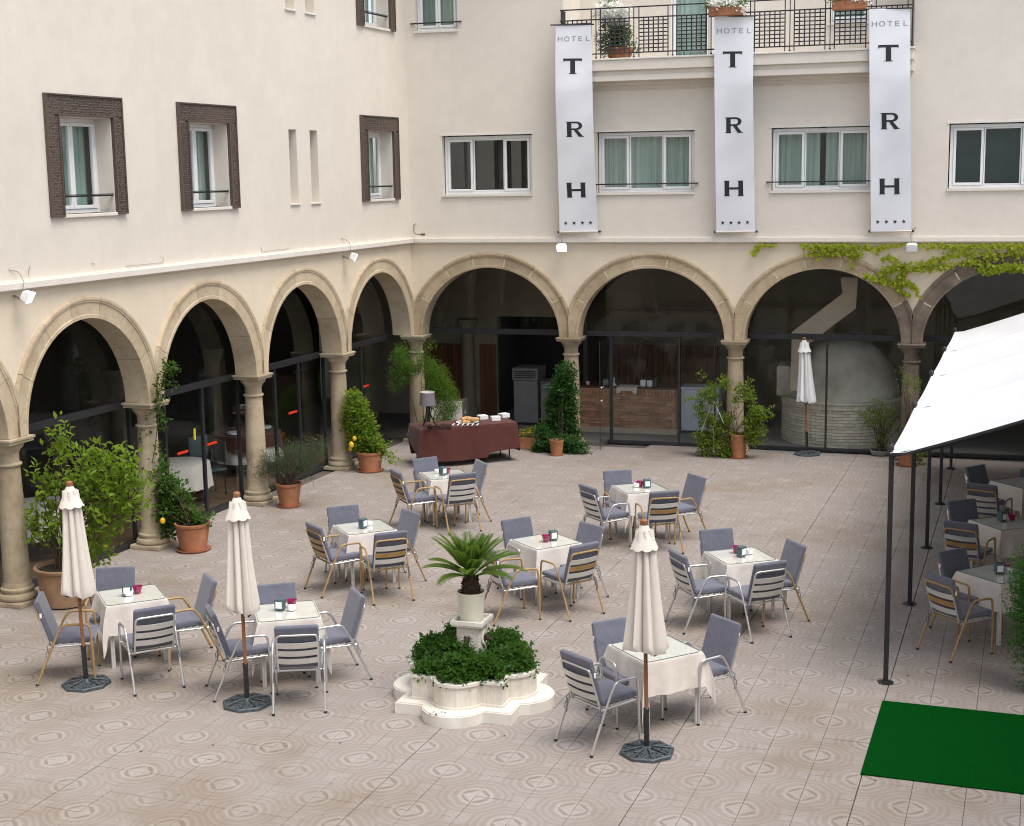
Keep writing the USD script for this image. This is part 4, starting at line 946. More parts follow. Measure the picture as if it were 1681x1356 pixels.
obj('front_beam', MB().cbox(PX - .02, PX + .02, PYS[0] + .03, PYS[-1] - .03, PZ - .06, PZ - .015, .005), M['black_metal'], cn)
xs = np.concatenate([[0, .06], np.linspace(.15, 4.9, 30)])
for b, (ya, yb) in enumerate(zip(PYS, PYS[1:])):
    ys = np.linspace(ya + (.0 if b else -.06), yb - .004, 18); V, n = [], len(ys)
    for dz_ in (0, -.006):
        for x in xs:
            for j, y in enumerate(ys):
                sc_ = .010 * math.sin(j / (n - 1) * PI) * max(0, 1 - x / .3)
                V.append((PX - .01 + x + sc_, y, fz(x, y) + dz_))
    m = len(xs); f = [[i * n + j, (i + 1) * n + j, (i + 1) * n + j + 1, i * n + j + 1] for i in range(m - 1) for j in range(n - 1)]
    f2 = [[m * n + a for a in reversed(q_)] for q_ in f]
    e = [[j, j + 1, m * n + j + 1, m * n + j] for j in range(n - 1)]
    obj('fabric', MB().add(V, f + f2 + e), M['awning'], cn, smooth=40)
hem = MB()
for k in range(0, 40):
    y = PYS[0] + .2 + k * .29
    if y < PYS[-1]: hem.tube([(PX + .045, y, fz(.05, y) - .0), (PX - .005, y - .02, PZ - .04)], .004, 4)
obj('lacing', hem, M['iron'], cn, kind='stuff')
obj('near_valance', MB().add([(PX + x, PYS[0] - .062, fz(x, PYS[0]) + .004) for x in xs] + [(PX + x, PYS[0] - .066, fz(x, PYS[0]) - .022) for x in xs], [[j, j + 1, len(xs) + j + 1, len(xs) + j] for j in range(len(xs) - 1)]), M['black_metal'], cn)

# ================================================================== green carpet
a, b = ground(1413, 1272), ground(1447, 1152)
obj('carpet', MB().cbox(10.575, 13.6, -14.37, -12.44, .001, .016, .005), M['carpet'], label='bright green turf carpet lying on the tiles at the lower right', cat='carpet')

r = np.random.default_rng(88); P_ = [ground(x, y, .002) for x, y in zip(r.uniform(5, 1675, 46), r.uniform(770, 1350, 46))] + [ground(x, y, .127) for x, y in ((706, 1171), (712, 1169), (719, 1172), (725, 1169), (731, 1170), (716, 1173))]
P_ = np.array(P_); n_ = len(P_); D_ = r.normal(size=(n_, 3)) * [1, 1, .08]; D_ /= np.linalg.norm(D_, axis=1, keepdims=True); L_ = r.uniform(.015, .045, n_)[:, None]; S_ = np.cross(D_, [0, 0, 1]) * L_ * .28
V_ = np.stack([P_ - D_ * L_ / 2, P_ + S_ + [0, 0, .005], P_ + D_ * L_ / 2 + [0, 0, .003], P_ - S_ + [0, 0, .004]], 1).reshape(-1, 3); o_ = np.arange(n_)[:, None] * 4
obj('fallen_leaves', MB().add(V_, np.concatenate([o_ + [0, 1, 2], o_ + [0, 2, 3]])), M['trunk'], label='small dry brown leaves scattered over the paving and fountain step', cat='leaves', kind='stuff')

# ================================================================== fountain planter
FX, FY = 6.545, -13.60
def star(h, r):
    s = sbox(-h, -h, h, h); e = h * .86; return union_all([s] + [Point(*p).buffer(r, 20) for p in ((e, 0), (-e, 0), (0, e), (0, -e))])
fo = thing('fountain', 'white lobed stone fountain planter with a square pedestal in mid courtyard', 'fountain', (FX, FY, 0), math.radians(1.5))
sl_ = star(.62, .335)
def bev(poly, z0, z1, c): return MB().prism(poly, z0, z1 - c).prism(poly.buffer(-c, join_style=2), z1 - c, z1)
obj('plinth_slab', bev(sl_.buffer(.0), 0, .125, .012), M['slab_white'], fo)
bs, bi = star(.485, .265), star(.435, .225)
obj('basin_wall', MB().prism(bs.difference(bi), .125, .355), M['fountain'], fo)
obj('basin_foot', MB().prism(bs.buffer(.018).difference(bi), .125, .150), M['fountain'], fo)
obj('basin_rim', MB().prism(bs.buffer(.015).difference(bi.buffer(-.01)), .355, .385), M['slab_white'], fo)
obj('soil', MB().prism(bi.buffer(.01), .126, .34), M['soil'], fo)
obj('pedestal', MB().cbox(-.125, .125, -.125, .125, .13, .82, .01), M['fountain'], fo)
tr = MB().prism(sbox(-.165, -.165, .165, .165), .815, .835).prism(sbox(-.175, -.175, .175, .175).difference(sbox(-.145, -.145, .145, .145)), .835, .875)
obj('pedestal_tray', tr, M['slab_white'], fo)
for k in range(4):
    m = MB().lathe([(0, 0), (.078, 0), (.082, .012), (.074, .022), (.062, .014), (.05, .018), (.036, .010), (0, .012)], 20)
    for a_ in range(10): m.tube([(.045 * math.cos(a_ * .6283), .045 * math.sin(a_ * .6283), .012), (.066 * math.cos(a_ * .6283), .066 * math.sin(a_ * .6283), .018)], .007, 4)
    tow = lambda v: rotz(np.stack([v[:, 0], -v[:, 2] - .124, v[:, 1] + .675], 1), k * PI / 2)
    v, f = m.get(); obj('rosette', (tow(v), f), M['fountain'], fo, smooth=40)
    hd = trimesh.creation.icosphere(2, 1); h = MB()
    for c_, rr_ in (((0, .0, .035), (.030, .034, .032)), ((0, -.012, .068), (.020, .018, .026)), ((-.024, .030, .03), (.009, .016, .009)), ((.024, .030, .03), (.009, .016, .009)), ((0, -.024, .078), (.013, .008, .016))): h.add(hd.vertices * rr_ + c_, hd.faces)
    v, f = h.get(); obj('spout', (tow(v), f), M['dark_twig'], fo, smooth=True)

# ================================================================== foliage
def leaf_mesh(P, D, N, L, wr=.42, curl=.18):
    """one folded, pointed leaf per row: P base, D direction, N normal, L length; 6 points, 4 triangles each"""
    D = D / np.maximum(np.linalg.norm(D, axis=1, keepdims=True), 1e-9); S = np.cross(D, N); S /= np.maximum(np.linalg.norm(S, axis=1, keepdims=True), 1e-9); N = np.cross(S, D)
    L = L[:, None]; w = L * wr / 2
    a = P; m = P + D * L * .45 - N * L * curl * .3; b = P + D * L - N * L * curl
    l1 = P + D * L * .42 + S * w + N * L * .06; r1 = P + D * L * .42 - S * w + N * L * .06
    V = np.stack([a, l1, m, r1, b], 1).reshape(-1, 3); o = np.arange(len(P))[:, None] * 5
    f = np.concatenate([o + [0, 2, 1], o + [0, 3, 2], o + [1, 2, 4], o + [2, 3, 4]])
    return V, f
def unit(r, n):
    v = r.normal(size=(n, 3)); return v / np.linalg.norm(v, axis=1, keepdims=True)
def foliage(r, blobs, per_m3, size, cluster=9, spread=.07, wr=.42, up=.35, hang=0.0, hollow=.25, jitter=.35):
    """blobs: (centre, radii). Clusters of leaves near the skin of each blob"""
    Ps, Ds, Cs = [], [], []
    for c, rad in blobs:
        rad = np.broadcast_to(np.asarray(rad, float), (3,)); n = max(3, int(per_m3 * 4.19 * np.prod(rad) ** (2 / 3) * 1.0))
        u = unit(r, n); s = (hollow + (1 - hollow) * r.random(n)) ** .5; cc = np.asarray(c) + u * rad * s[:, None] * (1 + jitter * (r.random((n, 1)) - .5))
        for q_, uu in zip(cc, u):
            k = r.integers(max(2, cluster // 2), cluster + 1); off = r.normal(0, spread, (k, 3)); dd = uu * .7 + unit(r, k) * .9 + [0, 0, up - hang]
            Ps.append(q_ + off); Ds.append(dd); Cs.append(q_)
    P, D = np.vstack(Ps), np.vstack(Ds); N = unit(r, len(P)) * .6 + [0, 0, .8]
    L = size * r.uniform(.6, 1.25, len(P))
    return leaf_mesh(P, D, N, L, wr), np.array(Cs)
def stems(r, base, targets, n, r0=.012, spread=.1):
    mb = MB(); idx = r.choice(len(targets), min(n, len(targets)), replace=False)
    for i in idx:
        e = targets[i]; b = np.asarray(base) + [*r.normal(0, .03, 2), 0]; m = b * .45 + e * .55 + r.normal(0, spread * .4, 3); m[2] = max(m[2], b[2] + .25 * (e[2] - b[2])); m[:2] = m[:2] * .6 + b[:2] * .4
        mb.tube([b, b * .6 + m * .4 + r.normal(0, .01, 3), m, e], [r0, r0 * .8, r0 * .6, r0 * .25], 5)
    return mb
def blobs_at(Y, L, flat=.85):
    out = []
    for x, y, rp in L:
        p = at(x, y, Y); ppm = F_PX / ((p - CAM) @ d_); rr = rp / ppm; out.append((p, (rr, rr * flat, rr)))
    return out
def pot(name, label, loc, h, rt, rb, material, saucer=True, group=None, rim=.05):
    t = thing(name, label, 'flower pot', loc, 0, group)
    obj('body', MB().lathe([(0, .02), (rb, .02), (rb + (rt - rb) * .55, h * .55), (rt * .955, h - rim), (rt, h - rim + .006), (rt * 1.03, h - .01), (rt * 1.01, h), (rt * .93, h), (rt * .90, h - .05), (0, h - .06)], 32), material, t, smooth=40)
    obj('soil', MB().lathe([(0, h - .035), (rt * .905, h - .045), (rt * .905, h - .06), (0, h - .06)], 24), M['soil'], t)
    if saucer: obj('saucer', MB().lathe([(0, 0), (rb * 1.2, 0), (rb * 1.35, .03), (rb * 1.28, .03), (rb * 1.15, .015), (0, .015)], 28), material, t, smooth=40)
    return t
def plant(name, label, cat, leafs, lm, stemmb=None, stem_name='stem', extra=(), group=None):
    t = thing(name, label, cat, group=group)
    if stemmb is not None: obj(stem_name, stemmb, M['trunk'], t, smooth=True)
    obj('foliage', leafs, lm, t, kind='stuff')
    for n_, mb, m in extra: obj(n_, mb, m, t, smooth=True, kind='stuff' if n_ == 'flowers' else None)
    return t
rg = np.random.default_rng
def fruit(p, r=.035): return MB().mesh(trimesh.creation.icosphere(2, r)).get()[0] * [1, 1, 1.25] + p, MB().mesh(trimesh.creation.icosphere(2, r)).get()[1]

# the plant bed of the fountain
r = rg(3); P = []
while len(P) < 820:
    x, y = r.uniform(-.70, .70, 2)
    if bi.buffer(.035).contains(Point(x, y)) and max(abs(x), abs(y)) > .15: P.append((x, y))
P = np.array(P); edge = np.array([bi.buffer(.05).exterior.distance(Point(*p)) for p in P])
tops = .375 + .19 * np.minimum(1, edge / .15) * (.35 + 1.25 * meshkit.noise(np.c_[P * 6, P[:, 0]], 3)) + r.uniform(-.03, .05, len(P)) + .06 * (r.random(len(P)) > .93)
Ps, Ds = [], []
for (x, y), z, e in zip(P, tops, edge):
    k = 16; o = r.normal(0, .035, (k, 3)); o[:, 2] = -abs(r.normal(0, .04, k)); out = np.array([x, y, 0]) * .5
    Ps.append(np.array([x * 1.0, y * 1.0, z]) + o); Ds.append(unit(r, k) + [0, 0, .7] + out * .6)
Ps, Ds = np.vstack(Ps), np.vstack(Ds)
lv = leaf_mesh(Ps, Ds, unit(r, len(Ps)) * .7 + [0, 0, .7], .050 * r.uniform(.5, 1.35, len(Ps)), .6)
st = MB()
for (x, y), z in list(zip(P, tops))[::4]: st.tube([(x * .93, y * .93, .33), (x * 1.03, y * 1.03, z)], .003, 4)
bed = plant('bedding_plant', 'dense bright green leafy bedding filling the lobed fountain basin', 'plant', lv, M['leaf_bed'], st)
UsdGeom.Xformable(bed).GetOrderedXformOps()[0].Set(Gf.Vec3d(FX, FY, 0)); UsdGeom.Xformable(bed).GetOrderedXformOps()[1].Set(1.5)

# potted palm on the pedestal
pl = thing('palm_pot', 'tall cream pot standing in the tray of the fountain pedestal', 'flower pot', (FX, FY, .838))
obj('body', MB().lathe([(0, 0), (.108, 0), (.115, .01), (.142, .27), (.150, .305), (.150, .318), (.138, .318), (.130, .29), (0, .285)], 36), M['cream_pot'], pl, smooth=40)
obj('soil', MB().lathe([(0, .298), (.13, .29), (0, .286)], 24), M['soil'], pl)
pm = thing('sago_palm', 'young sago palm with arching feathered fronds growing in the cream pot', 'palm', (FX, FY, 1.13))
r = rg(9); mb = MB().lathe([(0, -.02), (.07, -.02), (.083, .03), (.088, .08), (.078, .14), (.05, .19), (0, .20)], 18)
for k in range(90):
    a, z = r.uniform(0, 2 * PI), r.uniform(0, .17); rr = .08 if z < .1 else .066
    mb.tube([(rr * math.cos(a), rr * math.sin(a), z), ((rr + .022) * math.cos(a), (rr + .022) * math.sin(a), z + .025)], [.012, .004], 4)
obj('trunk', mb, M['palm_trunk'], pm)
for k in range(30):
    a = k * 2.39996 + r.uniform(-.2, .2); tier = k / 29; el = math.radians(84 - 66 * tier ** 1.25 + r.uniform(-5, 5)); ln = .48 * r.uniform(.85, 1.12) * (.8 + .35 * min(1, tier * 2))
    n = 22; s = np.linspace(0, 1, n); ang = el - .85 * s ** 1.6 * (.3 + .7 * tier); step = ln / (n - 1)
    rad = np.concatenate([[0], np.cumsum(np.cos(ang[:-1]) * step)]); zz = .17 + np.concatenate([[0], np.cumsum(np.sin(ang[:-1]) * step)])
    ax = np.stack([rad * math.cos(a), rad * math.sin(a), zz], 1); side = np.array([-math.sin(a), math.cos(a), 0])
    T = np.gradient(ax, axis=0); T /= np.linalg.norm(T, axis=1, keepdims=True); Nn = np.cross(side, T) * -1
    fm = MB().tube(ax, np.linspace(.006, .002, n), 4); Pq, Dq, Nq, Lq = [], [], [], []
    for i in np.arange(4, n):
        for h_ in (0, .5):
            p = ax[i] if h_ == 0 or i + 1 >= n else (ax[i] + ax[i + 1]) / 2
            for sg in (-1, 1):
                Pq.append(p); Dq.append(side * sg * .8 + T[i] * .75 + Nn[i] * .28); Nq.append(Nn[i]); Lq.append(.105 * math.sin(PI * min(1, .18 + .82 * s[i])) ** .6 * r.uniform(.9, 1.1) + .02)
    v, f = leaf_mesh(np.array(Pq), np.array(Dq), np.array(Nq), np.array(Lq), .085, .12); fm.add(v, f)
    obj('frond', fm, M['leaf_palm'], pm)

# big citrus bush
r = rg(21); gp = ground(108, 992)
pot('terracotta_pot', 'large weathered terracotta pot behind the leftmost parasol', (gp[0], gp[1], 0), .52, .36, .27, M['terra_old'], saucer=False)
bl = blobs_at(gp[1], [(100, 715, 13), (106, 742, 18), (130, 752, 14), (148, 775, 32), (185, 765, 26), (212, 778, 22), (108, 795, 30), (75, 790, 14), (165, 815, 38), (205, 810, 26), (224, 800, 12), (75, 850, 26), (50, 868, 20), (110, 850, 30), (130, 880, 26), (170, 862, 26), (160, 905, 22), (200, 850, 18), (82, 815, 16), (40, 842, 10), (30, 856, 7), (238, 806, 7), (232, 842, 7), (98, 700, 7), (140, 742, 8), (172, 752, 8), (215, 760, 7), (62, 775, 8), (150, 930, 10), (80, 885, 14), (212, 830, 12)])
lv, C = foliage(r, bl, 160, .102, 8, .055, .50, jitter=1.1)
plant('citrus_bush', 'large bright green citrus bush in the weathered pot at the left arcade', 'bush', lv, M['leaf_citrus'], stems(r, (gp[0], gp[1], .45), C, 60, .014))
# ivy and its pot, with the strand on the capital
r = rg(22); gi = ground(318, 903)
pot('terracotta_pot', 'orange terracotta pot with trailing ivy left of the potted olive', (gi[0], gi[1], 0), .42, .255, .19, M['terracotta'])
bl = blobs_at(gi[1] + .05, [(256, 765, 14), (268, 785, 22), (262, 812, 22), (282, 810, 22), (276, 838, 24), (296, 840, 18), (258, 838, 14), (310, 848, 16), (330, 850, 14), (285, 862, 16), (250, 790, 12), (270, 868, 10), (300, 818, 12)])
lv, C = foliage(r, bl, 420, .065, 9, .05, .75)
fr_ = [at(267, 855, gi[1] - .2), at(270, 859, gi[1] - .22)]
plant('ivy_plant', 'dark green ivy spilling from the orange pot onto the second visible column', 'plant', lv, M['leaf_ivy'], stems(r, (gi[0], gi[1], .36), C, 40, .010), extra=[('yellow_flower', fruit(fr_[0], .04), M['lemon'])])
r = rg(23); uY = FL.to([(3 * SL, .08, 0)])[0][1]
bl = blobs_at(uY - .1, [(274, 606, 10), (284, 604, 7), (268, 620, 9), (264, 636, 8), (262, 652, 7), (260, 668, 8), (258, 690, 5), (270, 690, 4), (284, 630, 4), (243, 680, 4), (240, 700, 5), (236, 720, 4), (255, 735, 5), (268, 705, 4)], .6)
lv, C = foliage(r, bl, 700, .055, 7, .03, .8)
plant('climbing_ivy', 'ivy strand climbing over the capital above the left ivy pot', 'ivy', lv, M['leaf_ivy'], MB().tube([at(250, 760, uY - .1), at(255, 730, uY - .12), at(259, 690, uY - .18), at(263, 655, uY - .2), at(266, 625, uY - .12), at(276, 606, uY - .1)], .006, 5))
# olive
r = rg(24); go = ground(475, 831)
pot('terracotta_pot', 'brown terracotta pot with a grey-green olive at the left columns', (go[0], go[1], 0), .40, .215, .15, M['terracotta'])
bl = blobs_at(go[1], [(475, 752, 22), (450, 762, 18), (432, 768, 14), (418, 764, 9), (500, 752, 20), (520, 742, 14), (533, 728, 9), (497, 772, 16), (462, 775, 14), (508, 765, 12), (440, 750, 10), (484, 738, 12), (515, 725, 8), (428, 782, 7)])
lv, C = foliage(r, bl, 620, .048, 10, .05, .22, up=.6)
plant('olive_shrub', 'grey-green olive shrub spreading from its pot before the third column', 'shrub', lv, M['leaf_olive'], stems(r, (go[0], go[1], .34), C, 60, .008))
# lemon by the corner
r = rg(25); g4 = ground(608, 773)
pot('terracotta_pot', 'orange terracotta pot of the leafy lemon beside the column nearest the corner', (g4[0], g4[1], 0), .37, .245, .19, M['terracotta'])
bl = blobs_at(g4[1], [(580, 652, 10), (575, 672, 15), (590, 672, 14), (600, 690, 14), (580, 695, 16), (590, 712, 18), (606, 712, 15), (596, 730, 16), (615, 732, 14), (580, 728, 10), (628, 738, 8), (640, 748, 6), (570, 700, 8), (606, 745, 10), (648, 758, 3)])
lv, C = foliage(r, bl, 560, .065, 9, .045, .62)
plant('lemon_bush', 'bright green lemon bush with yellow fruit near the inner corner', 'bush', lv, M['leaf_citrus'], stems(r, (g4[0], g4[1], .32), C, 40, .010), extra=[('lemon', fruit(at(577, 730, g4[1] - .22), .05), M['lemon']), ('lemon', fruit(at(582, 720, g4[1] - .2), .04), M['lemon']), ('lemon', fruit(at(575, 736, g4[1] - .2), .035), M['lemon'])])
# jasmine round the corner column
r = rg(26); gj = ground(708, 732); Yj = -.52
bl = blobs_at(Yj, [(655, 588, 11), (668, 600, 12), (650, 612, 10), (680, 605, 10), (700, 600, 14), (716, 612, 14), (725, 628, 14), (735, 645, 14), (742, 662, 12), (732, 675, 14), (715, 660, 12), (712, 636, 14), (660, 575, 8), (690, 582, 8), (650, 632, 8), (668, 618, 8), (722, 690, 10), (738, 690, 7), (706, 565, 5), (700, 690, 6)])
lv, C = foliage(r, bl, 900, .06, 11, .06, .22, up=.1, hang=.15)
tr_ = MB()
for x0_, x1_, y1_ in ((697, 690, 600), (703, 715, 640), (708, 725, 655), (690, 664, 600), (712, 735, 670)): tr_.tube([at(x0_, 712, Yj), at((x0_ * 1.4 + x1_ * .6) / 2, 680, Yj), at(x1_, y1_, Yj)], [.012, .009, .004], 5)
plant('jasmine', 'feathery jasmine climbing the corner column behind the lamp', 'climber', lv, M['leaf_jasmine'], tr_)
# ivy bush at the first back column
r = rg(27); Yi = FB.to([(SB, .30, 0)])[0][1]
bl = blobs_at(Yi, [(930, 606, 10), (925, 622, 12), (934, 628, 10), (915, 638, 13), (928, 645, 15), (940, 645, 6), (912, 660, 14), (930, 668, 15), (942, 672, 7), (915, 685, 17), (934, 695, 14), (908, 705, 18), (926, 712, 16), (942, 715, 10), (895, 718, 10)])
bl += blobs_at(Yi - .35, [(900, 728, 14), (918, 732, 14), (938, 730, 12), (884, 738, 9), (952, 736, 9), (905, 740, 8), (930, 740, 8), (960, 742, 4), (886, 708, 6), (890, 700, 5)])
lv, C = foliage(r, bl, 1000, .058, 9, .055, .72)
plant('ivy_bush', 'tall dark ivy heaped against the first column of the back arcade', 'ivy', lv, M['leaf_dark_ivy'], stems(r, at(920, 742, Yi - .2), C, 40, .009))
pp = ground(917, 745); pot('terracotta_pot', 'terracotta pot almost hidden in the dark ivy heap', (pp[0], pp[1] - .12, 0), .30, .14, .11, M['terracotta'])
gx_ = ground(858, 740)
tb = thing('planter_box', 'terracotta trough of yellow flowers right of the maroon buffet', 'planter', (gx_[0] + .05, gx_[1] + .25, 0), .1)
obj('trough', MB().cbox(-.24, .24, -.12, .12, 0, .24, .015), M['terracotta'], tb); obj('soil', MB().box(-.22, .22, -.10, .10, .235, .243), M['soil'], tb)
r = rg(28); lv, C = foliage(r, [((0, 0, .30), (.24, .12, .08))], 500, .06, 8, .05, .5); fl, C2 = foliage(r, [((-.05, -.05, .33), (.16, .1, .05))], 160, .05, 5, .03, .9)
t_ = plant('flowering_plant', 'low plant with yellow flowers in the trough beside the buffet', 'plant', lv, M['leaf_yellow'], None, extra=[('flowers', fl, M['flower_yellow'])]); UsdGeom.Xformable(t_).GetOrderedXformOps()[0].Set(Gf.Vec3d(gx_[0] + .05, gx_[1] + .25, 0))
# loose yellow-green shrub at the second back column
r = rg(29); gq = ground(1212, 751)
pot('terracotta_pot', 'tall dark red terracotta pot before the second column of the back arcade', (gq[0], gq[1], 0), .46, .165, .135, M['terracotta'])
bl = blobs_at(gq[1] - .05, [(1153, 652, 7), (1166, 640, 7), (1188, 630, 8), (1170, 655, 9), (1150, 672, 8), (1160, 690, 10), (1178, 700, 12), (1195, 690, 8), (1150, 715, 9), (1160, 728, 12), (1180, 730, 12), (1158, 742, 8), (1192, 742, 10), (1215, 640, 7), (1228, 650, 9), (1240, 678, 10), (1250, 680, 7), (1232, 695, 10), (1246, 705, 9), (1228, 715, 9), (1240, 722, 8), (1262, 678, 4), (1230, 632, 4), (1155, 618, 3), (1132, 655, 3), (1208, 655, 6), (1200, 715, 8)])
lv, C = foliage(r, bl, 1150, .066, 7, .045, .5)
sticks = thing('plant_stake', 'thin metal tripod stakes in the loose shrub at the second back column', 'stake')
for a_, b_ in (((1170, 658), (1150, 712)), ((1172, 658), (1188, 695)), ((1171, 660), (1172, 740))): obj('stick', MB().tube([at(*a_, gq[1] - .1), at(*b_, gq[1] - .15)], .008, 5), M['alu'], sticks)
plant('loose_shrub', 'loose yellow-green shrub round the second column of the back arcade', 'shrub', lv, M['leaf_yellow'], stems(r, (gq[0] - .1, gq[1], .35), C, 60, .006))
# small tree and the last pot under the canopy
r = rg(30); gs = ground(1445, 747)
ss = pot('terracotta_pot', 'low dark saucer pot of the small tree before the oven', (gs[0], gs[1], 0), .10, .19, .17, M['slate'], saucer=False, rim=.03)
bl = blobs_at(gs[1], [(1425, 680, 10), (1440, 668, 9), (1445, 685, 13), (1460, 690, 12), (1430, 697, 9), (1470, 678, 10), (1418, 690, 7), (1448, 715, 11), (1440, 728, 8), (1456, 730, 7), (1475, 700, 8), (1478, 660, 5), (1412, 682, 4)])
lv, C = foliage(r, bl, 520, .055, 7, .045, .38)
plant('small_tree', 'small dark-stemmed tree in a saucer before the brick oven', 'tree', lv, M['leaf_yellow'], stems(r, (gs[0], gs[1], .08), C, 46, .010).tube([(gs[0], gs[1], .05), (gs[0] + .01, gs[1], .45), (gs[0] - .03, gs[1], .7)], [.022, .018, .012], 6), 'trunk')
r = rg(31); gr = ground(1489, 764)
pot('terracotta_pot', 'dark terracotta pot behind the first canopy posts at the third back column', (gr[0], gr[1], 0), .42, .18, .15, M['terracotta'])
bl = blobs_at(gr[1] + .15, [(1490, 622, 7), (1500, 632, 8), (1482, 634, 6), (1478, 610, 4), (1496, 650, 6), (1508, 640, 5), (1487, 700, 6), (1498, 720, 8), (1484, 735, 8), (1510, 742, 9), (1518, 752, 8), (1506, 755, 8)])
lv, C = foliage(r, bl, 520, .055, 6, .04, .42)
plant('climbing_shrub', 'sparse shrub climbing the dark third column behind the canopy post', 'shrub', lv, M['leaf_yellow'], stems(r, (gr[0], gr[1], .36), C, 26, .007))
# hedge at the right edge
r = rg(32); Yh = -11.7; hp = at(1700, 1105, Yh)
bl = blobs_at(Yh, [(1676, 952, 16), (1690, 930, 24), (1682, 980, 24), (1676, 1005, 20), (1700, 1000, 40), (1680, 1035, 22), (1684, 1062, 22), (1682, 1082, 12), (1705, 1060, 30), (1683, 1108, 9), (1690, 1130, 9), (1700, 960, 40)])
lv, C = foliage(r, bl, 700, .045, 12, .05, .3, up=.7)
hb = (hp[0], Yh, 0)
pot('terracotta_pot', 'terracotta pot of the clipped conifer at the right edge', (hp[0] + .12, Yh, 0), .35, .22, .17, M['terracotta'])
plant('conifer_shrub', 'dense dark green conifer shrub cut off by the right edge', 'shrub', lv, M['leaf_hedge'], stems(r, (hp[0] + .12, Yh, .3), C, 30, .012))

# vine along the back wall
r = rg(33)
def strand(pts, dens, width, big=.05):
    Pq = []; pts = np.array(pts, float)
    L = np.hypot(*np.diff(pts, axis=0).T); n = int(L.sum() * dens)
    t = r.random(n) * L.sum(); cum = np.concatenate([[0], np.cumsum(L)])
    k = np.clip(np.searchsorted(cum, t) - 1, 0, len(L) - 1); fr2 = (t - cum[k]) / L[k]; p = pts[k] + (pts[k + 1] - pts[k]) * fr2[:, None] + r.normal(0, 1, (n, 2)) * width
    return p
VS = [([(1236, 418), (1243, 406), (1254, 400), (1275, 400)], 1.2, 1.2), ([(1318, 402), (1345, 404), (1380, 404), (1420, 406), (1432, 408)], 1.9, 3.2), ([(1328, 414), (1355, 416), (1385, 412), (1415, 420)], 1.9, 3.2), ([(1400, 425), (1398, 440)], 1, 1.5),
      ([(1432, 404), (1500, 400), (1545, 402)], .9, 2.2), ([(1446, 446), (1470, 442), (1500, 437), (1535, 428), (1560, 418), (1590, 415), (1640, 418), (1681, 412)], 1.5, 3.4), ([(1448, 442), (1480, 436), (1520, 440), (1560, 434), (1600, 430), (1640, 436), (1690, 432)], 1.3, 3.0),
      ([(1545, 402), (1575, 404), (1620, 402), (1690, 402)], 1.5, 3.2), ([(1420, 452), (1445, 458), (1470, 464), (1490, 464)], 2.4, 3), ([(1470, 464), (1478, 478), (1493, 484)], 1.4, 1.5), ([(1490, 462), (1505, 474), (1508, 488)], 1.4, 1.5), ([(1604, 441), (1625, 444), (1660, 438), (1690, 440)], 2.4, 2.6), ([(1470, 462), (1484, 448)], 2, 1.5), ([(1445, 425), (1462, 420), (1474, 432)], 1.2, 1.4), ([(1435, 412), (1455, 406)], .9, 1.4)]
Pl = []; vst = MB()
for pts, de, wd in VS:
    for x, y in strand(pts, de, wd):
        if y < 399.5: y = 399.5 + (399.5 - y) * .7
        u, z = FB.hit(x, y, .07); z = min(z, ZCOR0 - .025); Pl.append(FB.to([(u, .075 + r.uniform(-.01, .06), z)])[0])
    vst.tube([FB.to([(*FB.hit(x, y, .06)[:1], .06 + .03 * 0, FB.hit(x, y, .06)[1])])[0] for x, y in pts], .005, 4)
Pl = np.array(Pl); n = len(Pl); D = unit(r, n) * .6 + [0, -.25, -.5] ; N = unit(r, n) * .45 + nB * 1.0
lv = leaf_mesh(Pl, D, N, .072 * r.uniform(.6, 1.25, n), .95, .1)
plant('wall_vine', 'yellow-green vine trailing along the back wall above the right arches', 'vine', lv, M['leaf_vine'], vst)

# ================================================================== balcony planters
def petunia(name, lab_pot, lab_fl, Ypx, base, w, d, h, blobs_l, blobs_f, rnd, hang=False):
    rr = rg(rnd); t = thing(name, lab_pot, 'planter', base, aB)
    if hang: obj('trough', MB().cbox(-w / 2, w / 2, -d / 2, d / 2, 0, h, .012), M['terracotta'], t); obj('soil', MB().box(-w / 2 + .01, w / 2 - .01, -d / 2 + .01, d / 2 - .01, h - .01, h + .005), M['soil'], t); obj('hook', MB().tube([(-w / 3, d / 2, h * .6), (-w / 3, d / 2 + .05, h + .02), (-w / 3, d / 2 + .09, h - .03)], .006, 5).tube([(w / 3, d / 2, h * .6), (w / 3, d / 2 + .05, h + .02), (w / 3, d / 2 + .09, h - .03)], .006, 5), M['iron'], t)
    else:
        obj('body', MB().lathe([(0, 0), (w * .38, 0), (w * .46, h * .7), (w * .5, h * .75), (w * .5, h), (w * .46, h), (w * .44, h - .03), (0, h - .04)], 28), M['terracotta'], t, smooth=40); obj('soil', MB().lathe([(0, h - .02), (w * .45, h - .03), (0, h - .04)], 20), M['soil'], t)
    lv, C = foliage(rr, blobs_l, 640, .055, 9, .045, .5)
    fl, C2 = foliage(rr, blobs_f, 900, .055, 5, .035, 1.0)
    plant('petunia', lab_fl, 'flowers', lv, M['leaf_ivy'], stems(rr, np.asarray(base) + [0, 0, h], C, 24, .006), extra=[('flowers', fl, M['petal'])])
Yb = FB.to([(4.3, .08, 0)])[0][1]
bp = FB.to([(4.33, .10, 7.478)])[0]
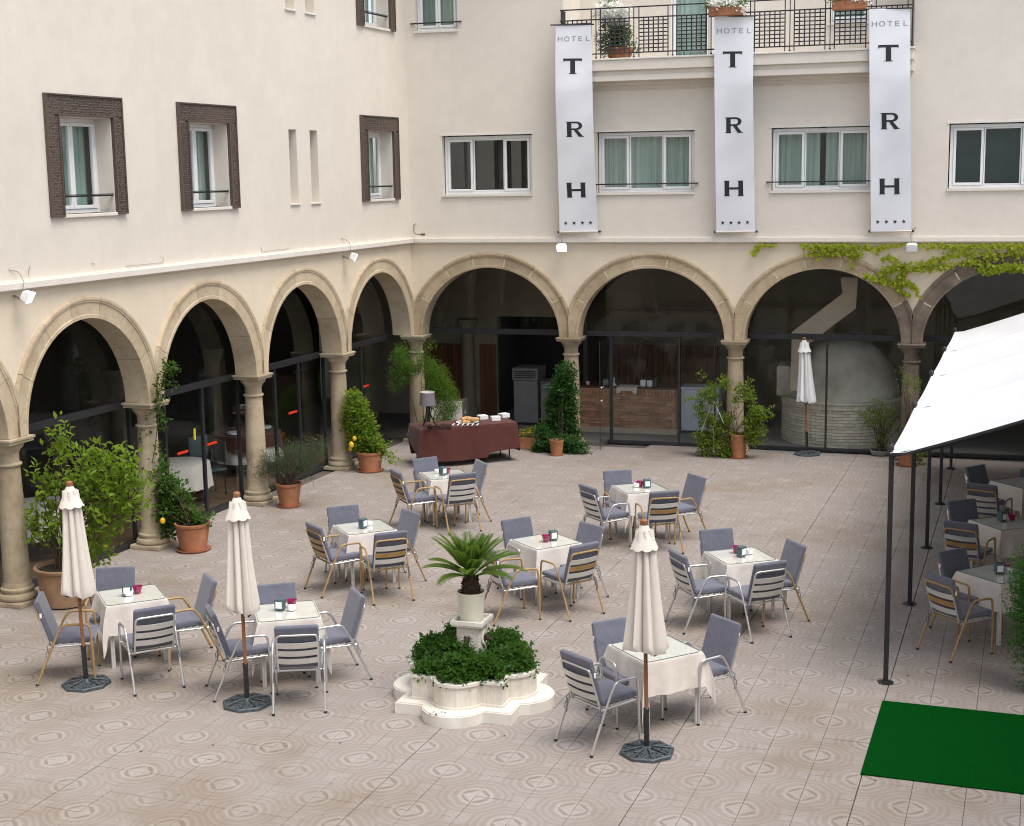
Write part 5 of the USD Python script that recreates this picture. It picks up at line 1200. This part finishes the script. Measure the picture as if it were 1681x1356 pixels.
petunia('balcony_pot', 'round terracotta pot behind the balcony railing right of the first banner', 'white petunias over a dark bush behind the railing beside the first banner', Yb, bp, .52, .4, .20,
        blobs_at(Yb, [(1005, 45, 16), (1015, 60, 17), (1000, 68, 14), (1022, 48, 14), (1010, 78, 14), (1040, 78, 6), (985, 60, 8), (1000, 5, 10), (1028, 68, 10), (995, 85, 8)]), blobs_at(Yb - .12, [(985, 18, 9), (998, 15, 10), (1012, 18, 11), (1022, 26, 10), (1004, 27, 11), (992, 26, 8), (1028, 18, 7), (1010, 34, 8), (976, 22, 4), (1022, 34, 6)]), 71)
for px_, lab1, lab2, sd_ in ((1192, 'terracotta trough hung on the railing above the middle banner', 'white petunias in the trough above the middle banner', 72), (1395, 'terracotta trough hung on the railing left of the third banner', 'white petunias in the trough left of the third banner', 73)):
    yb_ = 26 if px_ == 1192 else 16
    u, z = FB.hit(px_, yb_, .50); base = FB.to([(u, .50, z)])[0]; Yp = base[1]
    k = px_ - 1192; dy = yb_ - 26
    petunia('railing_trough', lab1, lab2, Yp, base, .60, .2, .16,
            blobs_at(Yp, [(1172 + k, 8 + dy, 8), (1190 + k, 8 + dy, 9), (1208 + k, 8 + dy, 8), (1220 + k, 8 + dy, 6), (1165 + k, 4 + dy, 6)]), blobs_at(Yp - .06, [(1168 + k, 6 + dy, 6), (1182 + k, 4 + dy, 7), (1196 + k, 6 + dy, 7), (1212 + k, 5 + dy, 7), (1222 + k, 12 + dy, 5), (1176 + k, 10 + dy, 4), (1204 + k, 14 + dy, 4)]), sd_, True)

# ================================================================== banners
def glyph(ch):
    """wide serif capitals, 1 high, centred on x = 0"""
    def bars(L): return union_all([sbox(*b) for b in L])
    if ch == 'T': return bars([(-.66, .85, .66, 1.0), (-.17, 0, .17, 1), (-.27, 0, .27, .05), (-.66, .80, -.61, 1.0), (.61, .80, .66, 1.0)])
    if ch == 'H': return bars([(-.64, 0, -.32, 1), (.32, 0, .64, 1), (-.4, .43, .4, .57), (-.68, 0, -.28, .045), (.28, 0, .68, .045), (-.68, .955, -.28, 1), (.28, .955, .68, 1)])
    if ch == 'R':
        bowl = affinity.scale(Point(0, 0).buffer(1, 24), .42, .275); bowl = union_all([affinity.translate(bowl, .18, .725), sbox(-.35, .45, .18, 1.0)])
        hole = affinity.scale(Point(0, 0).buffer(1, 24), .20, .165); hole = union_all([affinity.translate(hole, .16, .725), sbox(-.22, .56, .16, .89)])
        leg = Polygon([(-.02, .47), (.22, .50), (.66, 0.0), (.34, 0.0)])
        return union_all([bowl.difference(hole), sbox(-.48, 0, -.16, 1), sbox(-.56, 0, -.12, .045), sbox(-.56, .955, -.3, 1), leg, sbox(.34, 0, .70, .045)])
    if ch == '*':
        return Polygon([((1 if k % 2 == 0 else .40) * math.sin(k * PI / 5), (1 if k % 2 == 0 else .40) * math.cos(k * PI / 5)) for k in range(10)])
def make_banner(label, c, seed):
    """c: picture corners (top left, top right, bottom left, bottom right)"""
    t = thing('banner', label, 'banner', group='hotel banners'); rr = rg(seed)
    wt, wbm = .46, .14
    def wv(v):
        k = min(1, max(0, (v - .30) / .70)); return wt + (wbm - wt) * (k * .75 + .25 * k * k * (3 - 2 * k))
    Pt = [FB.to([(FB.hit(*p, w)[0], w, FB.hit(*p, w)[1])])[0] for p, w in zip(c, (wt, wt, wbm, wbm))]
    TL, TR, BL, BR = Pt; p1, p2 = rr.uniform(0, 6, 2)
    uz = [np.array([p @ FB.d, p[2]]) for p in Pt]
    def S(s, v):
        q_ = (uz[0] * (1 - s) + uz[1] * s) * (1 - v) + (uz[2] * (1 - s) + uz[3] * s) * v
        p = FB.to([(q_[0], wv(v), q_[1])])[0]
        bow = .020 * math.sin(v * 8 + p1) * math.sin(s * 2.4 + p2) + .006 * math.sin(v * 31 + s * 4 + p1) + .014 * math.sin(s * 5 + v * 3 + p2) * (v * (1 - v) * 4)
        return p + nB * bow
    nu, nv = 9, 60; us, vs = np.linspace(0, 1, nu), np.linspace(0, 1, nv)
    V = [S(a, b) for b in vs for a in us]; V2 = [p - nB * .003 for p in V]; n0 = len(V)
    f = [[j * nu + i, (j + 1) * nu + i, (j + 1) * nu + i + 1, j * nu + i + 1] for j in range(nv - 1) for i in range(nu - 1)]
    obj('cloth', MB().add(V, f).add(V2, [q_[::-1] for q_ in f]), M['banner'], t, smooth=True)
    Wd, Hd = np.linalg.norm(TR - TL), np.linalg.norm(BL - TL)
    def put(poly, cx, cy, h, m, name, sx=1.0):
        """lay a flat shape (height h metres, centre at fraction cx, cy) on the cloth"""
        mb = MB()
        for g in getattr(poly, 'geoms', [poly]):
            g = g.segmentize(.25); vv, ff = trimesh.creation.triangulate_polygon(g, engine='earcut')
            pts = [S(cx + x * h * .92 / Wd, cy - (y - .5) * h / Hd) + nB * .004 for x, y in vv]
            mb.add(pts, ff)
        v, f = mb.get()
        nn = np.cross(v[f[:, 1]] - v[f[:, 0]], v[f[:, 2]] - v[f[:, 0]]) @ nB
        f = np.where((nn < 0)[:, None], f[:, ::-1], f)
        obj(name, (v, f), m, t)
    for ch, cy in (('T', .196), ('R', .497), ('H', .793)): put(glyph(ch), .47, cy, .285, M['ink'], 'letter')
    tm = meshkit.text_mesh('HOTEL', 1.0, depth=.01)
    top = tm.vertices[:, 2] > .005
    for k, ch in enumerate('HOTEL'):
        m_ = meshkit.text_mesh(ch, 1.0, depth=.01); fc = m_.faces[(m_.vertices[m_.faces][:, :, 2] > .005).all(1)]; v = m_.vertices.copy(); v[:, 0] -= v[:, 0].mean()
        pts = np.array([S(.13 + .19 * k + x * .088 * 1.3 / Wd, .066 - (y - .5) * .088 / Hd) + nB * .004 for x, y, _ in v])
        nn = np.cross(pts[fc[:, 1]] - pts[fc[:, 0]], pts[fc[:, 2]] - pts[fc[:, 0]]) @ nB
        obj('small_letter', (pts, np.where((nn < 0)[:, None], fc[:, ::-1], fc)), M['ink_grey'], t)
    for k in range(4): put(affinity.translate(glyph('*'), 0, .5), .17 + .215 * k, .956, .042, M['ink'], 'star')
    e = (TR - TL) / np.linalg.norm(TR - TL)
    obj('top_rod', MB().tube([TL - e * .10, TR + e * .05], .013, 8), M['iron'], t, smooth=40)
    obj('bottom_rod', MB().tube([BL - e * .03, BR + e * .03], .016, 8), M['sill'], t, smooth=40)
    for q_ in (BL - e * .03, BR + e * .03): obj('clamp', MB().tube([q_, q_ - nB * (wbm - .005)], .013, 6).mesh(trimesh.creation.icosphere(1, .024).apply_translation(q_)), M['iron'], t)
make_banner('leftmost long white vertical hotel banner with letters T R H', [(912, 41), (971, 40), (919, 381), (981, 380)], 1)
make_banner('middle long white vertical hotel banner below a flower trough', [(1173, 27), (1237, 26), (1176, 381), (1239, 380)], 2)
make_banner('rightmost long white vertical hotel banner at the balcony end', [(1427, 15), (1494, 13), (1430, 380), (1496, 379)], 3)

# ================================================================== floodlights
def flood(fr, px, py, label, turn, lit):
    u, z = fr.hit(px, py, .22); o = fr.to([(u, 0, z)])[0]
    t = thing('floodlight', label, 'floodlight', group='wall floodlights')
    F2 = At(fr, o); c, s_ = math.cos(turn), math.sin(turn)
    def tw(v):
        v = np.asarray(v, float); y, zz = v[:, 1] * math.cos(-.5) - v[:, 2] * math.sin(-.5), v[:, 1] * math.sin(-.5) + v[:, 2] * math.cos(-.5)
        x, y2 = v[:, 0] * c - y * s_, v[:, 0] * s_ + y * c
        return np.stack([x, y2 + .20, zz], 1)
    v, f = rbox(.20, .11, .15, .02, 2); v = v.copy(); k = (v[:, 1] + .055) / .11; v[:, 0] *= .72 + .32 * k; v[:, 2] *= .70 + .34 * k
    obj('housing', (tw(v), f), M['lamp_white'], t, frame=F2, smooth=45)
    v, f = MB().cbox(-.095, .095, .054, .062, -.07, .07, .004).get(); obj('lens', (tw(v), f), M['lens_lit'] if lit else M['porcelain'], t, frame=F2)
    obj('bracket', MB().tube([(0, .002, .0), (0, .09, -.03), (0, .16, -.0)], .014, 6).lathe([(0, 0), (.03, 0), (.03, .0)], 8), M['grey_metal'], t, frame=F2, smooth=40)
    obj('cable', MB().tube([(-.01, .13, .06), (-.03, .15, .17), (-.02, .115, .26), (-.06, .03, .30), (.06, .006, .33)], .005, 5), M['grey_metal'], t, frame=F2, smooth=40)
flood(FL, 46, 486, 'white floodlight under the ledge above the leftmost arches', .35, True)
flood(FL, 581, 421, 'white floodlight under the ledge near the inner corner', .5, True)
flood(FB, 922, 405, 'lit floodlight above the first column of the back arcade', -.15, True)
flood(FB, 1497, 405, 'dark faced floodlight among vine above the third back column', 0.0, False)
br = thing('wall_hook', 'small rusty pipe bracket on the ledge at the inner corner', 'bracket')
obj('pipe', MB().tube([FB.to([(u, w, z)])[0] for u, w, z in ((.10, .01, 4.42), (.10, .10, 4.40), (.10, .12, 4.27), (.16, .16, 4.22), (.30, .18, 4.215))], .013, 6), M['grey_metal'], br, smooth=40)
obj('cap', MB().tube([FB.to([(.28, .18, 4.215)])[0], FB.to([(.36, .19, 4.215)])[0]], .024, 8), M['brown_edge'], br)

# ================================================================== buffet table by the corner
p0, p1 = ground(690, 705, .74), ground(848, 693, .74); q0 = ground(668, 697, .74)
ex = p1 - p0; Lb = np.linalg.norm(ex); ex /= Lb; ang = math.atan2(ex[1], ex[0]); Db = .72
FBf = At(Frame(ex, np.array([-ex[1], ex[0], 0])), p0 * [1, 1, 0])
bt = thing('buffet_table', 'long buffet table under a maroon cloth near the inner corner', 'table')
obj('tabletop', MB().cbox(.02, Lb - .02, .02, Db - .02, .71, .735, .005), M['table'], bt, frame=FBf)
for x in (.1, Lb - .12):
    for y in (.1, Db - .1): obj('leg', MB().tube([(x, y, 0), (x, y, .71)], .014, 8), M['iron'], bt, frame=FBf, smooth=40)
r = rg(41); mb = MB(); per = []
for (a, b) in (((0, 0), (Lb, 0)), ((Lb, 0), (Lb, Db)), ((Lb, Db), (0, Db)), ((0, Db), (0, 0))):
    n = int(max(8, math.hypot(b[0] - a[0], b[1] - a[1]) / .05))
    for i in range(n): per.append((a[0] + (b[0] - a[0]) * i / n, a[1] + (b[1] - a[1]) * i / n))
per = np.array(per); n = len(per); cen = np.array([Lb / 2, Db / 2]); nr = np.zeros_like(per)
tg = np.roll(per, -3, 0) - np.roll(per, 3, 0); nr = np.stack([tg[:, 1], -tg[:, 0]], 1); nr /= np.linalg.norm(nr, axis=1, keepdims=True)
V = []; hs = [0, .01, .1, .25, .42, .60]
wave = np.sin(np.arange(n) * .55) * .5 + np.sin(np.arange(n) * .23 + 1) * .5
hem = .60 + .04 * np.sin(np.arange(n) * .11) + np.where((per[:, 0] > Lb * .7) & (per[:, 1] < .01), -.08, 0)
hem = np.where((per[:, 0] < .02), .60 - .40 * per[:, 1] / Db, hem)
for k, h in enumerate(hs):
    s_ = h / .6; off = (.012 if h else 0) + .05 * s_ + .022 * wave * s_
    V.append(np.c_[per + nr * off[:, None] if np.ndim(off) else per, np.full(n, .742) - s_ * hem])
V = np.vstack(V); f = [[(i + 1) * n + j, (i + 1) * n + (j + 1) % n, i * n + (j + 1) % n, i * n + j] for i in range(len(hs) - 1) for j in range(n)]
mb.add(V, f).add([(0, 0, .742), (Lb, 0, .742), (Lb, Db, .742), (0, Db, .742)], [[0, 1, 2, 3]])
obj('maroon_tablecloth', mb, M['maroon'], smooth=50, frame=FBf, label='maroon cloth hanging over the long buffet table', cat='tablecloth')
lp = ground(706, 703, .743); lp = lp + ex * 0 + np.array([-ex[1], ex[0], 0]) * .12
lt = thing('table_lamp', 'table lamp with grey drum shade on dark branch legs at the buffet', 'lamp', lp)
obj('lampshade', MB().lathe([(.150, .42), (.128, .66), (.124, .66), (.146, .42), (.150, .42)], 32), M['lampshade'], lt, smooth=40)
obj('shade_lining', MB().lathe([(.144, .422), (.123, .655)], 32), M['shade_in'], lt, smooth=True)
obj('shade_rim', MB().lathe([(.123, .655), (.130, .657), (.130, .668), (.123, .668), (.123, .655)], 32), M['shade_in'], lt, smooth=40)
lg = MB().tube([(0, 0, .25), (0, 0, .55)], .022, 8)
for k in range(3):
    a = k * 2.1 + .5; lg.tube([(0, 0, .36), (.06 * math.cos(a), .06 * math.sin(a), .2), (.16 * math.cos(a), .16 * math.sin(a), 0.01)], [.020, .016, .012], 6)
obj('stem', lg, M['black_metal'], lt, smooth=40)
r = rg(43); tw = MB(); wc = ground(722, 706, .75) + np.array([-ex[1], ex[0], 0]) * .06
for k in range(46):
    a = r.uniform(0, 2 * PI); b = a + r.uniform(1, 2.6); pts = [np.array([.24 * math.cos(a + (b - a) * s) * r.uniform(.75, 1.1), .13 * math.sin(a + (b - a) * s) * r.uniform(.7, 1.1), r.uniform(.0, .10)]) for s in np.linspace(0, 1, 5)]
    tw.tube(np.array(pts) + wc, .006, 4)
obj('twig_wreath', tw, M['dark_twig'], label='heap of dark twigs round the foot of the table lamp', cat='twigs')
tray = ground(770, 695, .745) + np.array([-ex[1], ex[0], 0]) * .1
pt = thing('bread_platter', 'platter heaped with bread and pastries on the buffet', 'platter', tray, ang)
obj('platter', MB().lathe([(0, .0), (.18, .0), (.22, .018), (.21, .02), (.17, .006), (0, .006)], 24), M['porcelain'], pt, smooth=40)
r = rg(44)
for k in range(14):
    v, f = MB().mesh(trimesh.creation.icosphere(2, 1)).get(); sz = r.uniform(.035, .06); v = rotz(v * [sz * 1.6, sz, sz * .7], r.uniform(0, 3)) + [*r.normal(0, .085, 2), .03 + .04 * (k > 8)]
    obj('roll', (v, f), M['bread'], pt, smooth=True)
for k, (x, y, d1) in enumerate(((795, 689, .10), (814, 690, .02), (830, 686, .10))):
    q = ground(x, y, .746) + np.array([-ex[1], ex[0], 0]) * d1; t = thing('napkin_stack', ['rear left', 'front', 'right'][k] + ' stack of folded white napkins on the buffet', 'napkins', q, ang + [.1, -.1, .25][k], 'napkin stacks')
    for j in range(6): obj('napkin', MB().cbox(-.085, .085, -.085, .085, .0125 * j, .0125 * j + .011, .004), M['paper'], t)
for k, x in enumerate((744, 752, 760, 768, 776, 784)):
    q = ground(x, 698, .746); obj_at('napkin_roll', MB().tube([(0, -.07, .012), (0, .09, .012)], .011, 7), M['paper'], q, ['leftmost', 'second', 'third', 'fourth', 'fifth', 'rightmost'][k] + ' from the left' * (0 < k < 5) + ' rolled white napkin along the front edge of the buffet', 'napkin', 'rolled napkins', ang - .5)
q = ground(772, 690, .746) + np.array([-ex[1], ex[0], 0]) * .3
obj_at('wine_glass', MB().lathe([(0, 0), (.035, .0), (.035, .004), (.005, .01), (.005, .08), (.03, .11), (.036, .15), (.03, .17), (.034, .15), (.026, .11), (0, .085)], 16), M['tglass'], q, 'stemmed glass behind the bread on the buffet', 'glass', None)

# ================================================================== behind the glass of the back arcade
def bfr(u, w, z=0): return FB.to([(u, w, z)])[0]
bar = thing('bar_counter', 'brick bar counter behind the glass of the second back arch', 'counter')
bu0, bu1, bw = 2.75, 5.06, -1.72
obj('core', MB().box(bu0 + .02, bu1 - .02, bw - .55, bw - .018, .12, .93), M['brick_joint'], bar, frame=FB)
obj('plinth', MB().cbox(bu0 - .02, bu1 + .03, bw - .55, bw + .03, 0.0, .12, .008), M['duct'], bar, frame=FB)
rr = rg(45)
for row in range(10):
    z = .122 + row * .067; x = bu0 - (.125 if row % 2 else 0)
    while x < bu1 - .01:
        a, b = max(x, bu0), min(x + .238, bu1); x += .25
        if b - a > .03: obj('brick', MB().box(a, b, bw - .10, bw + rr.uniform(-.004, .006), z, z + .055), M['brick'], bar, frame=FB)
x = bu0
while x < bu1 - .04: obj('brick', MB().box(x, x + .058, bw - .10, bw + .012, .795, .91), M['brick'], bar, frame=FB); x += .070
obj('counter_top', MB().cbox(bu0 - .03, bu1 + .03, bw - .6, bw + .015, .935, .972, .008), M['wood_panel'], bar, frame=FB)
def onbar(name, mb, m, px, py, label, cat, group=None, w=-1.9):
    u, _ = FB.hit(px, py, w); return obj_at(name, mb, m, bfr(u, w, .974), label, cat, group)
onbar('beer_tap', MB().lathe([(0, 0), (.05, 0), (.05, .02), (.022, .03), (.02, .30), (.03, .32), (.03, .36), (0, .37)], 14).tube([(0, 0, .28), (0, .10, .27), (0, .11, .2)], .011, 6), M['steel'], 950, 610, 'polished beer tap at the left end of the brick bar', 'beer tap')
onbar('napkin_box', MB().cbox(-.055, .055, -.04, .04, 0, .13, .006), M['paper'], 1056, 628, 'left of two white napkin boxes on the brick bar', 'box', 'napkin boxes on the bar')
onbar('napkin_box', MB().cbox(-.055, .055, -.04, .04, 0, .125, .006), M['paper'], 1067, 628, 'right of two white napkin boxes on the brick bar', 'box', 'napkin boxes on the bar')
onbar('bottle', MB().lathe([(0, 0), (.032, 0), (.034, .1), (.014, .15), (.013, .2), (0, .2)], 12), M['ice_green'], 1076, 628, 'small dark bottle right of the napkin boxes on the bar', 'bottle')
onbar('cup', MB().lathe([(0, 0), (.03, 0), (.042, .07), (.038, .07), (.028, .008), (0, .008)], 14), M['porcelain'], 965, 626, 'white cup beside the beer tap on the bar', 'cup')
onbar('glass_cone', MB().lathe([(0, 0), (.07, .0), (.05, .02), (.015, .05), (.01, .16), (0, .17)], 14), M['porcelain'], 1008, 630, 'small pale cone on a dish at the middle of the bar', 'ornament')
cl = MB(); xs = np.linspace(-.22, .22, 13)
V = [(x, -.20 - .012 * math.sin(3 * x), -.10 + .10 * min(1, abs(x) / .05) * (abs(x) < .1) - .0) for x in xs]
cv = [[(x, y, z) for x in xs] for y, z in ((.12, .004), (-.18, .004), (-.205, -.008), (-.212, -.08))]
VV = [(x, y, z - (.05 * (abs(x) > .12) if z < -.05 else 0)) for row in cv for (x, y, z) in row]
onbar('folded_cloth', MB().add(VV, [[i * 13 + j, (i + 1) * 13 + j, (i + 1) * 13 + j + 1, i * 13 + j + 1] for i in range(3) for j in range(12)]), M['cloth'], 1033, 630, 'crumpled white cloth hanging over the front edge of the bar', 'cloth')
sl2 = thing('steel_cabinet', 'pale blue-white cabinet right of the brick bar behind the glass', 'cabinet')
u0_, _ = FB.hit(1118, 640, -2.0); u1_, _ = FB.hit(1180, 640, -2.0)
obj('body', MB().cbox(u0_, u1_, -2.5, -2.0, .05, .92, .012), M['white_box'], sl2, frame=FB); obj('lid', MB().cbox(u0_ - .01, u1_ + .01, -2.51, -1.985, .925, .965, .008), M['white_box'], sl2, frame=FB)
obj('foot_panel', MB().cbox(u0_ + .03, u1_ - .03, -2.46, -2.03, 0, .05, .006), M['iron'], sl2, frame=FB)
obj('badge', MB().lathe([(0, 0), (.035, 0), (.035, .006), (0, .006)], 14).get() if False else (lambda v_f: (np.stack([v_f[0][:, 0] + u0_ + .10, -1.998 + v_f[0][:, 2], v_f[0][:, 1] + .70], 1), v_f[1]))(MB().lathe([(0, 0), (.035, 0), (.035, .006), (0, .006)], 14).get()), M['yellow_strip'], sl2, frame=FB)
im = thing('ice_machine', 'grey ice machine with louvred top in the dark doorway behind the buffet', 'appliance')
a_, _ = FB.hit(842, 650, -2.2); b_, _ = FB.hit(884, 650, -2.2)
obj('cabinet', MB().cbox(a_ + .02, b_ - .02, -2.8, -2.2, .06, .98, .01), M['grey_metal'], im, frame=FB)
obj('top_unit', MB().cbox(a_, b_, -2.82, -2.16, .985, 1.25, .015), M['grey_metal'], im, frame=FB)
for k in range(4): obj('louvre', MB().cbox(a_ + .05, b_ - .05, -2.165, -2.145, 1.04 + k * .045, 1.06 + k * .045, .003), M['iron'], im, frame=FB)
obj('plinth', MB().box(a_ + .05, b_ - .05, -2.75, -2.23, 0, .06), M['iron'], im, frame=FB)
im2 = thing('dishwasher', 'low grey cabinet with a round handle right of the ice machine', 'appliance')
obj('cabinet', MB().cbox(b_ + .03, b_ + .55, -2.8, -2.25, .06, .92, .012), M['grey_metal'], im2, frame=FB); obj('worktop', MB().cbox(b_ + .02, b_ + .57, -2.82, -2.22, .925, .96, .006), M['slate'], im2, frame=FB); obj('handle', MB().tube([(b_ + .1, -2.25, .84), (b_ + .1, -2.2, .84), (b_ + .4, -2.2, .84), (b_ + .4, -2.25, .84)], .012, 6), M['steel'], im2, frame=FB)
obj('plinth', MB().box(b_ + .06, b_ + .52, -2.75, -2.28, 0, .06), M['iron'], im2, frame=FB)
# domed brick oven
ov = thing('brick_oven', 'round brick oven with pale plaster dome behind the third back arch', 'oven')
ou0, _ = FB.hit(1283, 690, -1.9); ou1, _ = FB.hit(1484, 690, -1.9); oc, orr = (ou0 + ou1) / 2, (ou1 - ou0) / 2; ow = -.80 - orr
th0, th1 = PI * .04, PI * .96
obj('core', MB().lathe([(0, 0), (orr - .02, 0), (orr - .02, .86), (0, .86)], 40, (oc, ow, 0)), M['brick_joint'], ov, frame=FB)
nb = 0
for row in range(13):
    z = .02 + row * .062; sold = row == 12; st_ = .07 if sold else .215; n = int(orr * PI * .92 / st_)
    for k in range(n):
        t0 = th0 + (th1 - th0) * (k + (.5 if row % 2 else 0)) / n; t1 = t0 + (th1 - th0) / n * .955
        if nb >= 290: break
        nb += 1; r1 = orr + rr.uniform(-.004, .006) + (.015 if sold else 0); V = []
        for r_ in (orr - .08, r1):
            for t in (t0, (t0 + t1) / 2, t1):
                for zz in (z, z + (.115 if sold else .052)): V.append((oc + r_ * math.cos(t), ow + r_ * math.sin(t), zz))
        f = [[6, 8, 9, 7], [8, 10, 11, 9], [7, 9, 3, 1], [9, 11, 5, 3], [6, 0, 2, 8], [8, 2, 4, 10], [0, 6, 7, 1], [10, 4, 5, 11]]
        obj('brick', MB().add(V, [q_[::-1] for q_ in f]), M['brick_pale'], ov, frame=FB)
obj('ledge', MB().lathe([(0, .86), (orr + .03, .86), (orr + .045, .875), (orr + .045, .90), (orr, .915), (0, .915)], 48, (oc, ow, 0)), M['brick_pale'], ov, frame=FB, smooth=40)
dome = [(orr * .93, .91), (orr * .90, 1.15), (orr * .82, 1.45), (orr * .68, 1.72), (orr * .5, 1.9), (orr * .25, 2.0), (0, 2.03)]
v, f = MB().lathe(dome, 48, (oc, ow, 0)).get(); v = v + .03 * (meshkit.noise(v * 3, 5)[:, None] - .5)
obj('dome', (v, f), M['oven_plaster'], ov, frame=FB, smooth=True)
obj('chimney_block', MB().cbox(ou0 - .06, ou0 + .55, ow - .3, ow + .55, .92, 1.52, .03), M['oven_plaster'], ov, frame=FB)
# ================================================================== behind the glass of the left arcade: laid tables
def lfr(u, w, z=0): return FL.to([(u, w, z)])[0]
def laid_round(name_lab, u, w, rad, top, over, label_cloth, m1, m2, seed):
    t = thing('dining_table', name_lab, 'table', lfr(u, w)); r = rg(seed)
    obj('tabletop', MB().lathe([(0, top - .03), (rad, top - .03), (rad, top), (0, top)], 32), M['wood_panel'], t); obj('pedestal', MB().lathe([(0, 0), (.28, 0), (.26, .03), (.05, .06), (.05, top - .03), (0, top - .03)], 16), M['wood_panel'], t)
    n = 72; an = np.arange(n) * 2 * PI / n
    def skirt(hh, rr_, z0, amp):
        V = []
        for h in np.linspace(0, 1, 6): R = rr_ + .01 + (.03 + amp * np.sin(an * 13 + seed)) * h; V.append(np.stack([R * np.cos(an), R * np.sin(an), np.full(n, z0 - hh * h)], 1))
        V = np.vstack(V + [[[0, 0, z0]]]); f = [[(i + 1) * n + j, (i + 1) * n + (j + 1) % n, i * n + (j + 1) % n, i * n + j] for i in range(5) for j in range(n)]
        f3 = [[6 * n, j, (j + 1) % n] for j in range(n)]; return MB().add(V, f).add(V, f3)
    obj_at('round_tablecloth', skirt(over, rad, top + .004, .02), m1, lfr(u, w), label_cloth, 'tablecloth', None)
    return t
laid_round('round table behind the glass, laid with a maroon and a white cloth', 3.75, -1.75, .62, .74, .50, 'white under-cloth of the laid round table behind the left glass', M['cloth'], None, 1)
mc = MB(); n = 72; an = np.arange(n) * 2 * PI / n; V = []
for h in np.linspace(0, 1, 5): R = .645 + .035 * h; V.append(np.stack([R * np.cos(an), R * np.sin(an), .752 - (.22 + .13 * np.abs(np.sin(2 * an + .6)) ** 3) * h], 1))
V = np.vstack(V + [[[0, 0, .752]]]); mc.add(V, [[(i + 1) * n + j, (i + 1) * n + (j + 1) % n, i * n + (j + 1) % n, i * n + j] for i in range(4) for j in range(n)]).add(V, [[5 * n, j, (j + 1) % n] for j in range(n)])
obj_at('overcloth', mc, M['maroon'], lfr(3.75, -1.75), 'maroon over-cloth on the laid round table behind the left glass', 'tablecloth', None)
laid_round('round table with a white cloth behind the glass by the ivy pot', 6.6, -1.35, .52, .72, .40, 'white cloth on the round table behind the glass by the ivy pot', M['cloth'], None, 2)
laid_round('round table with a white cloth behind the glass by the citrus bush', 9.9, -1.5, .60, .72, .40, 'white cloth on the round table behind the citrus bush', M['cloth'], None, 3)
laid_round('round table with a white cloth behind the leftmost glass', 12.6, -1.5, .60, .72, .40, 'white cloth on the round table behind the leftmost column', M['cloth'], None, 4)
r = rg(47)
for k in range(5):
    a = r.uniform(0, 6.28); q = lfr(3.75 + .4 * math.cos(k * 1.25), -1.75 + .35 * math.sin(k * 1.25), .756)
    if k < 3: obj_at('plate_stack', MB().lathe([(0, 0), (.09, 0), (.13, .015), (.13, .05), (.12, .05), (0, .045)], 20), M['porcelain'], q, ['stack of white plates at the right of the laid maroon table', 'stack of white plates at the back of the laid maroon table', 'stack of white plates at the left of the laid maroon table'][k], 'plates', None)
    else: obj_at('water_glass', MB().lathe([(0, 0), (.03, 0), (.036, .12), (.033, .12), (.028, .006), (0, .006)], 14), M['tglass'], q, ['clear glass near the front of the laid maroon table', 'clear glass at the front right of the laid maroon table'][k - 3], 'glass', None)
for k, (u, w, rz) in enumerate(((5.7, -1.3, 2.6), (5.2, -2.0, 1.2), (8.8, -1.5, 2.8))):
    t = thing('dining_chair', ['dark dining chair behind the glass doors beside the ivy pot table', 'dark dining chair farther back behind the glass doors', 'dark dining chair behind the glass at the citrus bush'][k], 'chair', lfr(u, w), rz, 'dark dining chairs')
    obj('seat', MB().cbox(-.21, .21, -.21, .21, .43, .47, .01), M['teal'], t); obj('backrest', MB().cbox(-.20, .20, -.22, -.19, .55, .92, .01), M['teal'], t)
    for sx in (-.18, .18):
        for sy in (-.18, .18): obj('leg', MB().tube([(sx, sy, 0), (sx, sy, .43 if sy > 0 else .9)], .014, 6), M['black_metal'], t)
lb = thing('low_cabinet', 'low cabinet with a draped pale cloth inside the corner bay', 'cabinet'); q = ground(655, 722)
obj('body', MB().cbox(-.35, .35, -.2, .2, .05, .80, .01).get() if False else (lambda vf: (rotz(vf[0], .1) + [.55, -.15 + .6, 0], vf[1]))(MB().cbox(-.35, .35, -.2, .2, .0, .80, .01).get()), M['inner_stone'], lb)
obj('front_cloth', (lambda vf: (rotz(vf[0], .1) + [.55, -.15 + .6, 0], vf[1]))(MB().cbox(-.34, .34, -.215, -.203, .22, .81, .004).get()), M['sill'], lb)
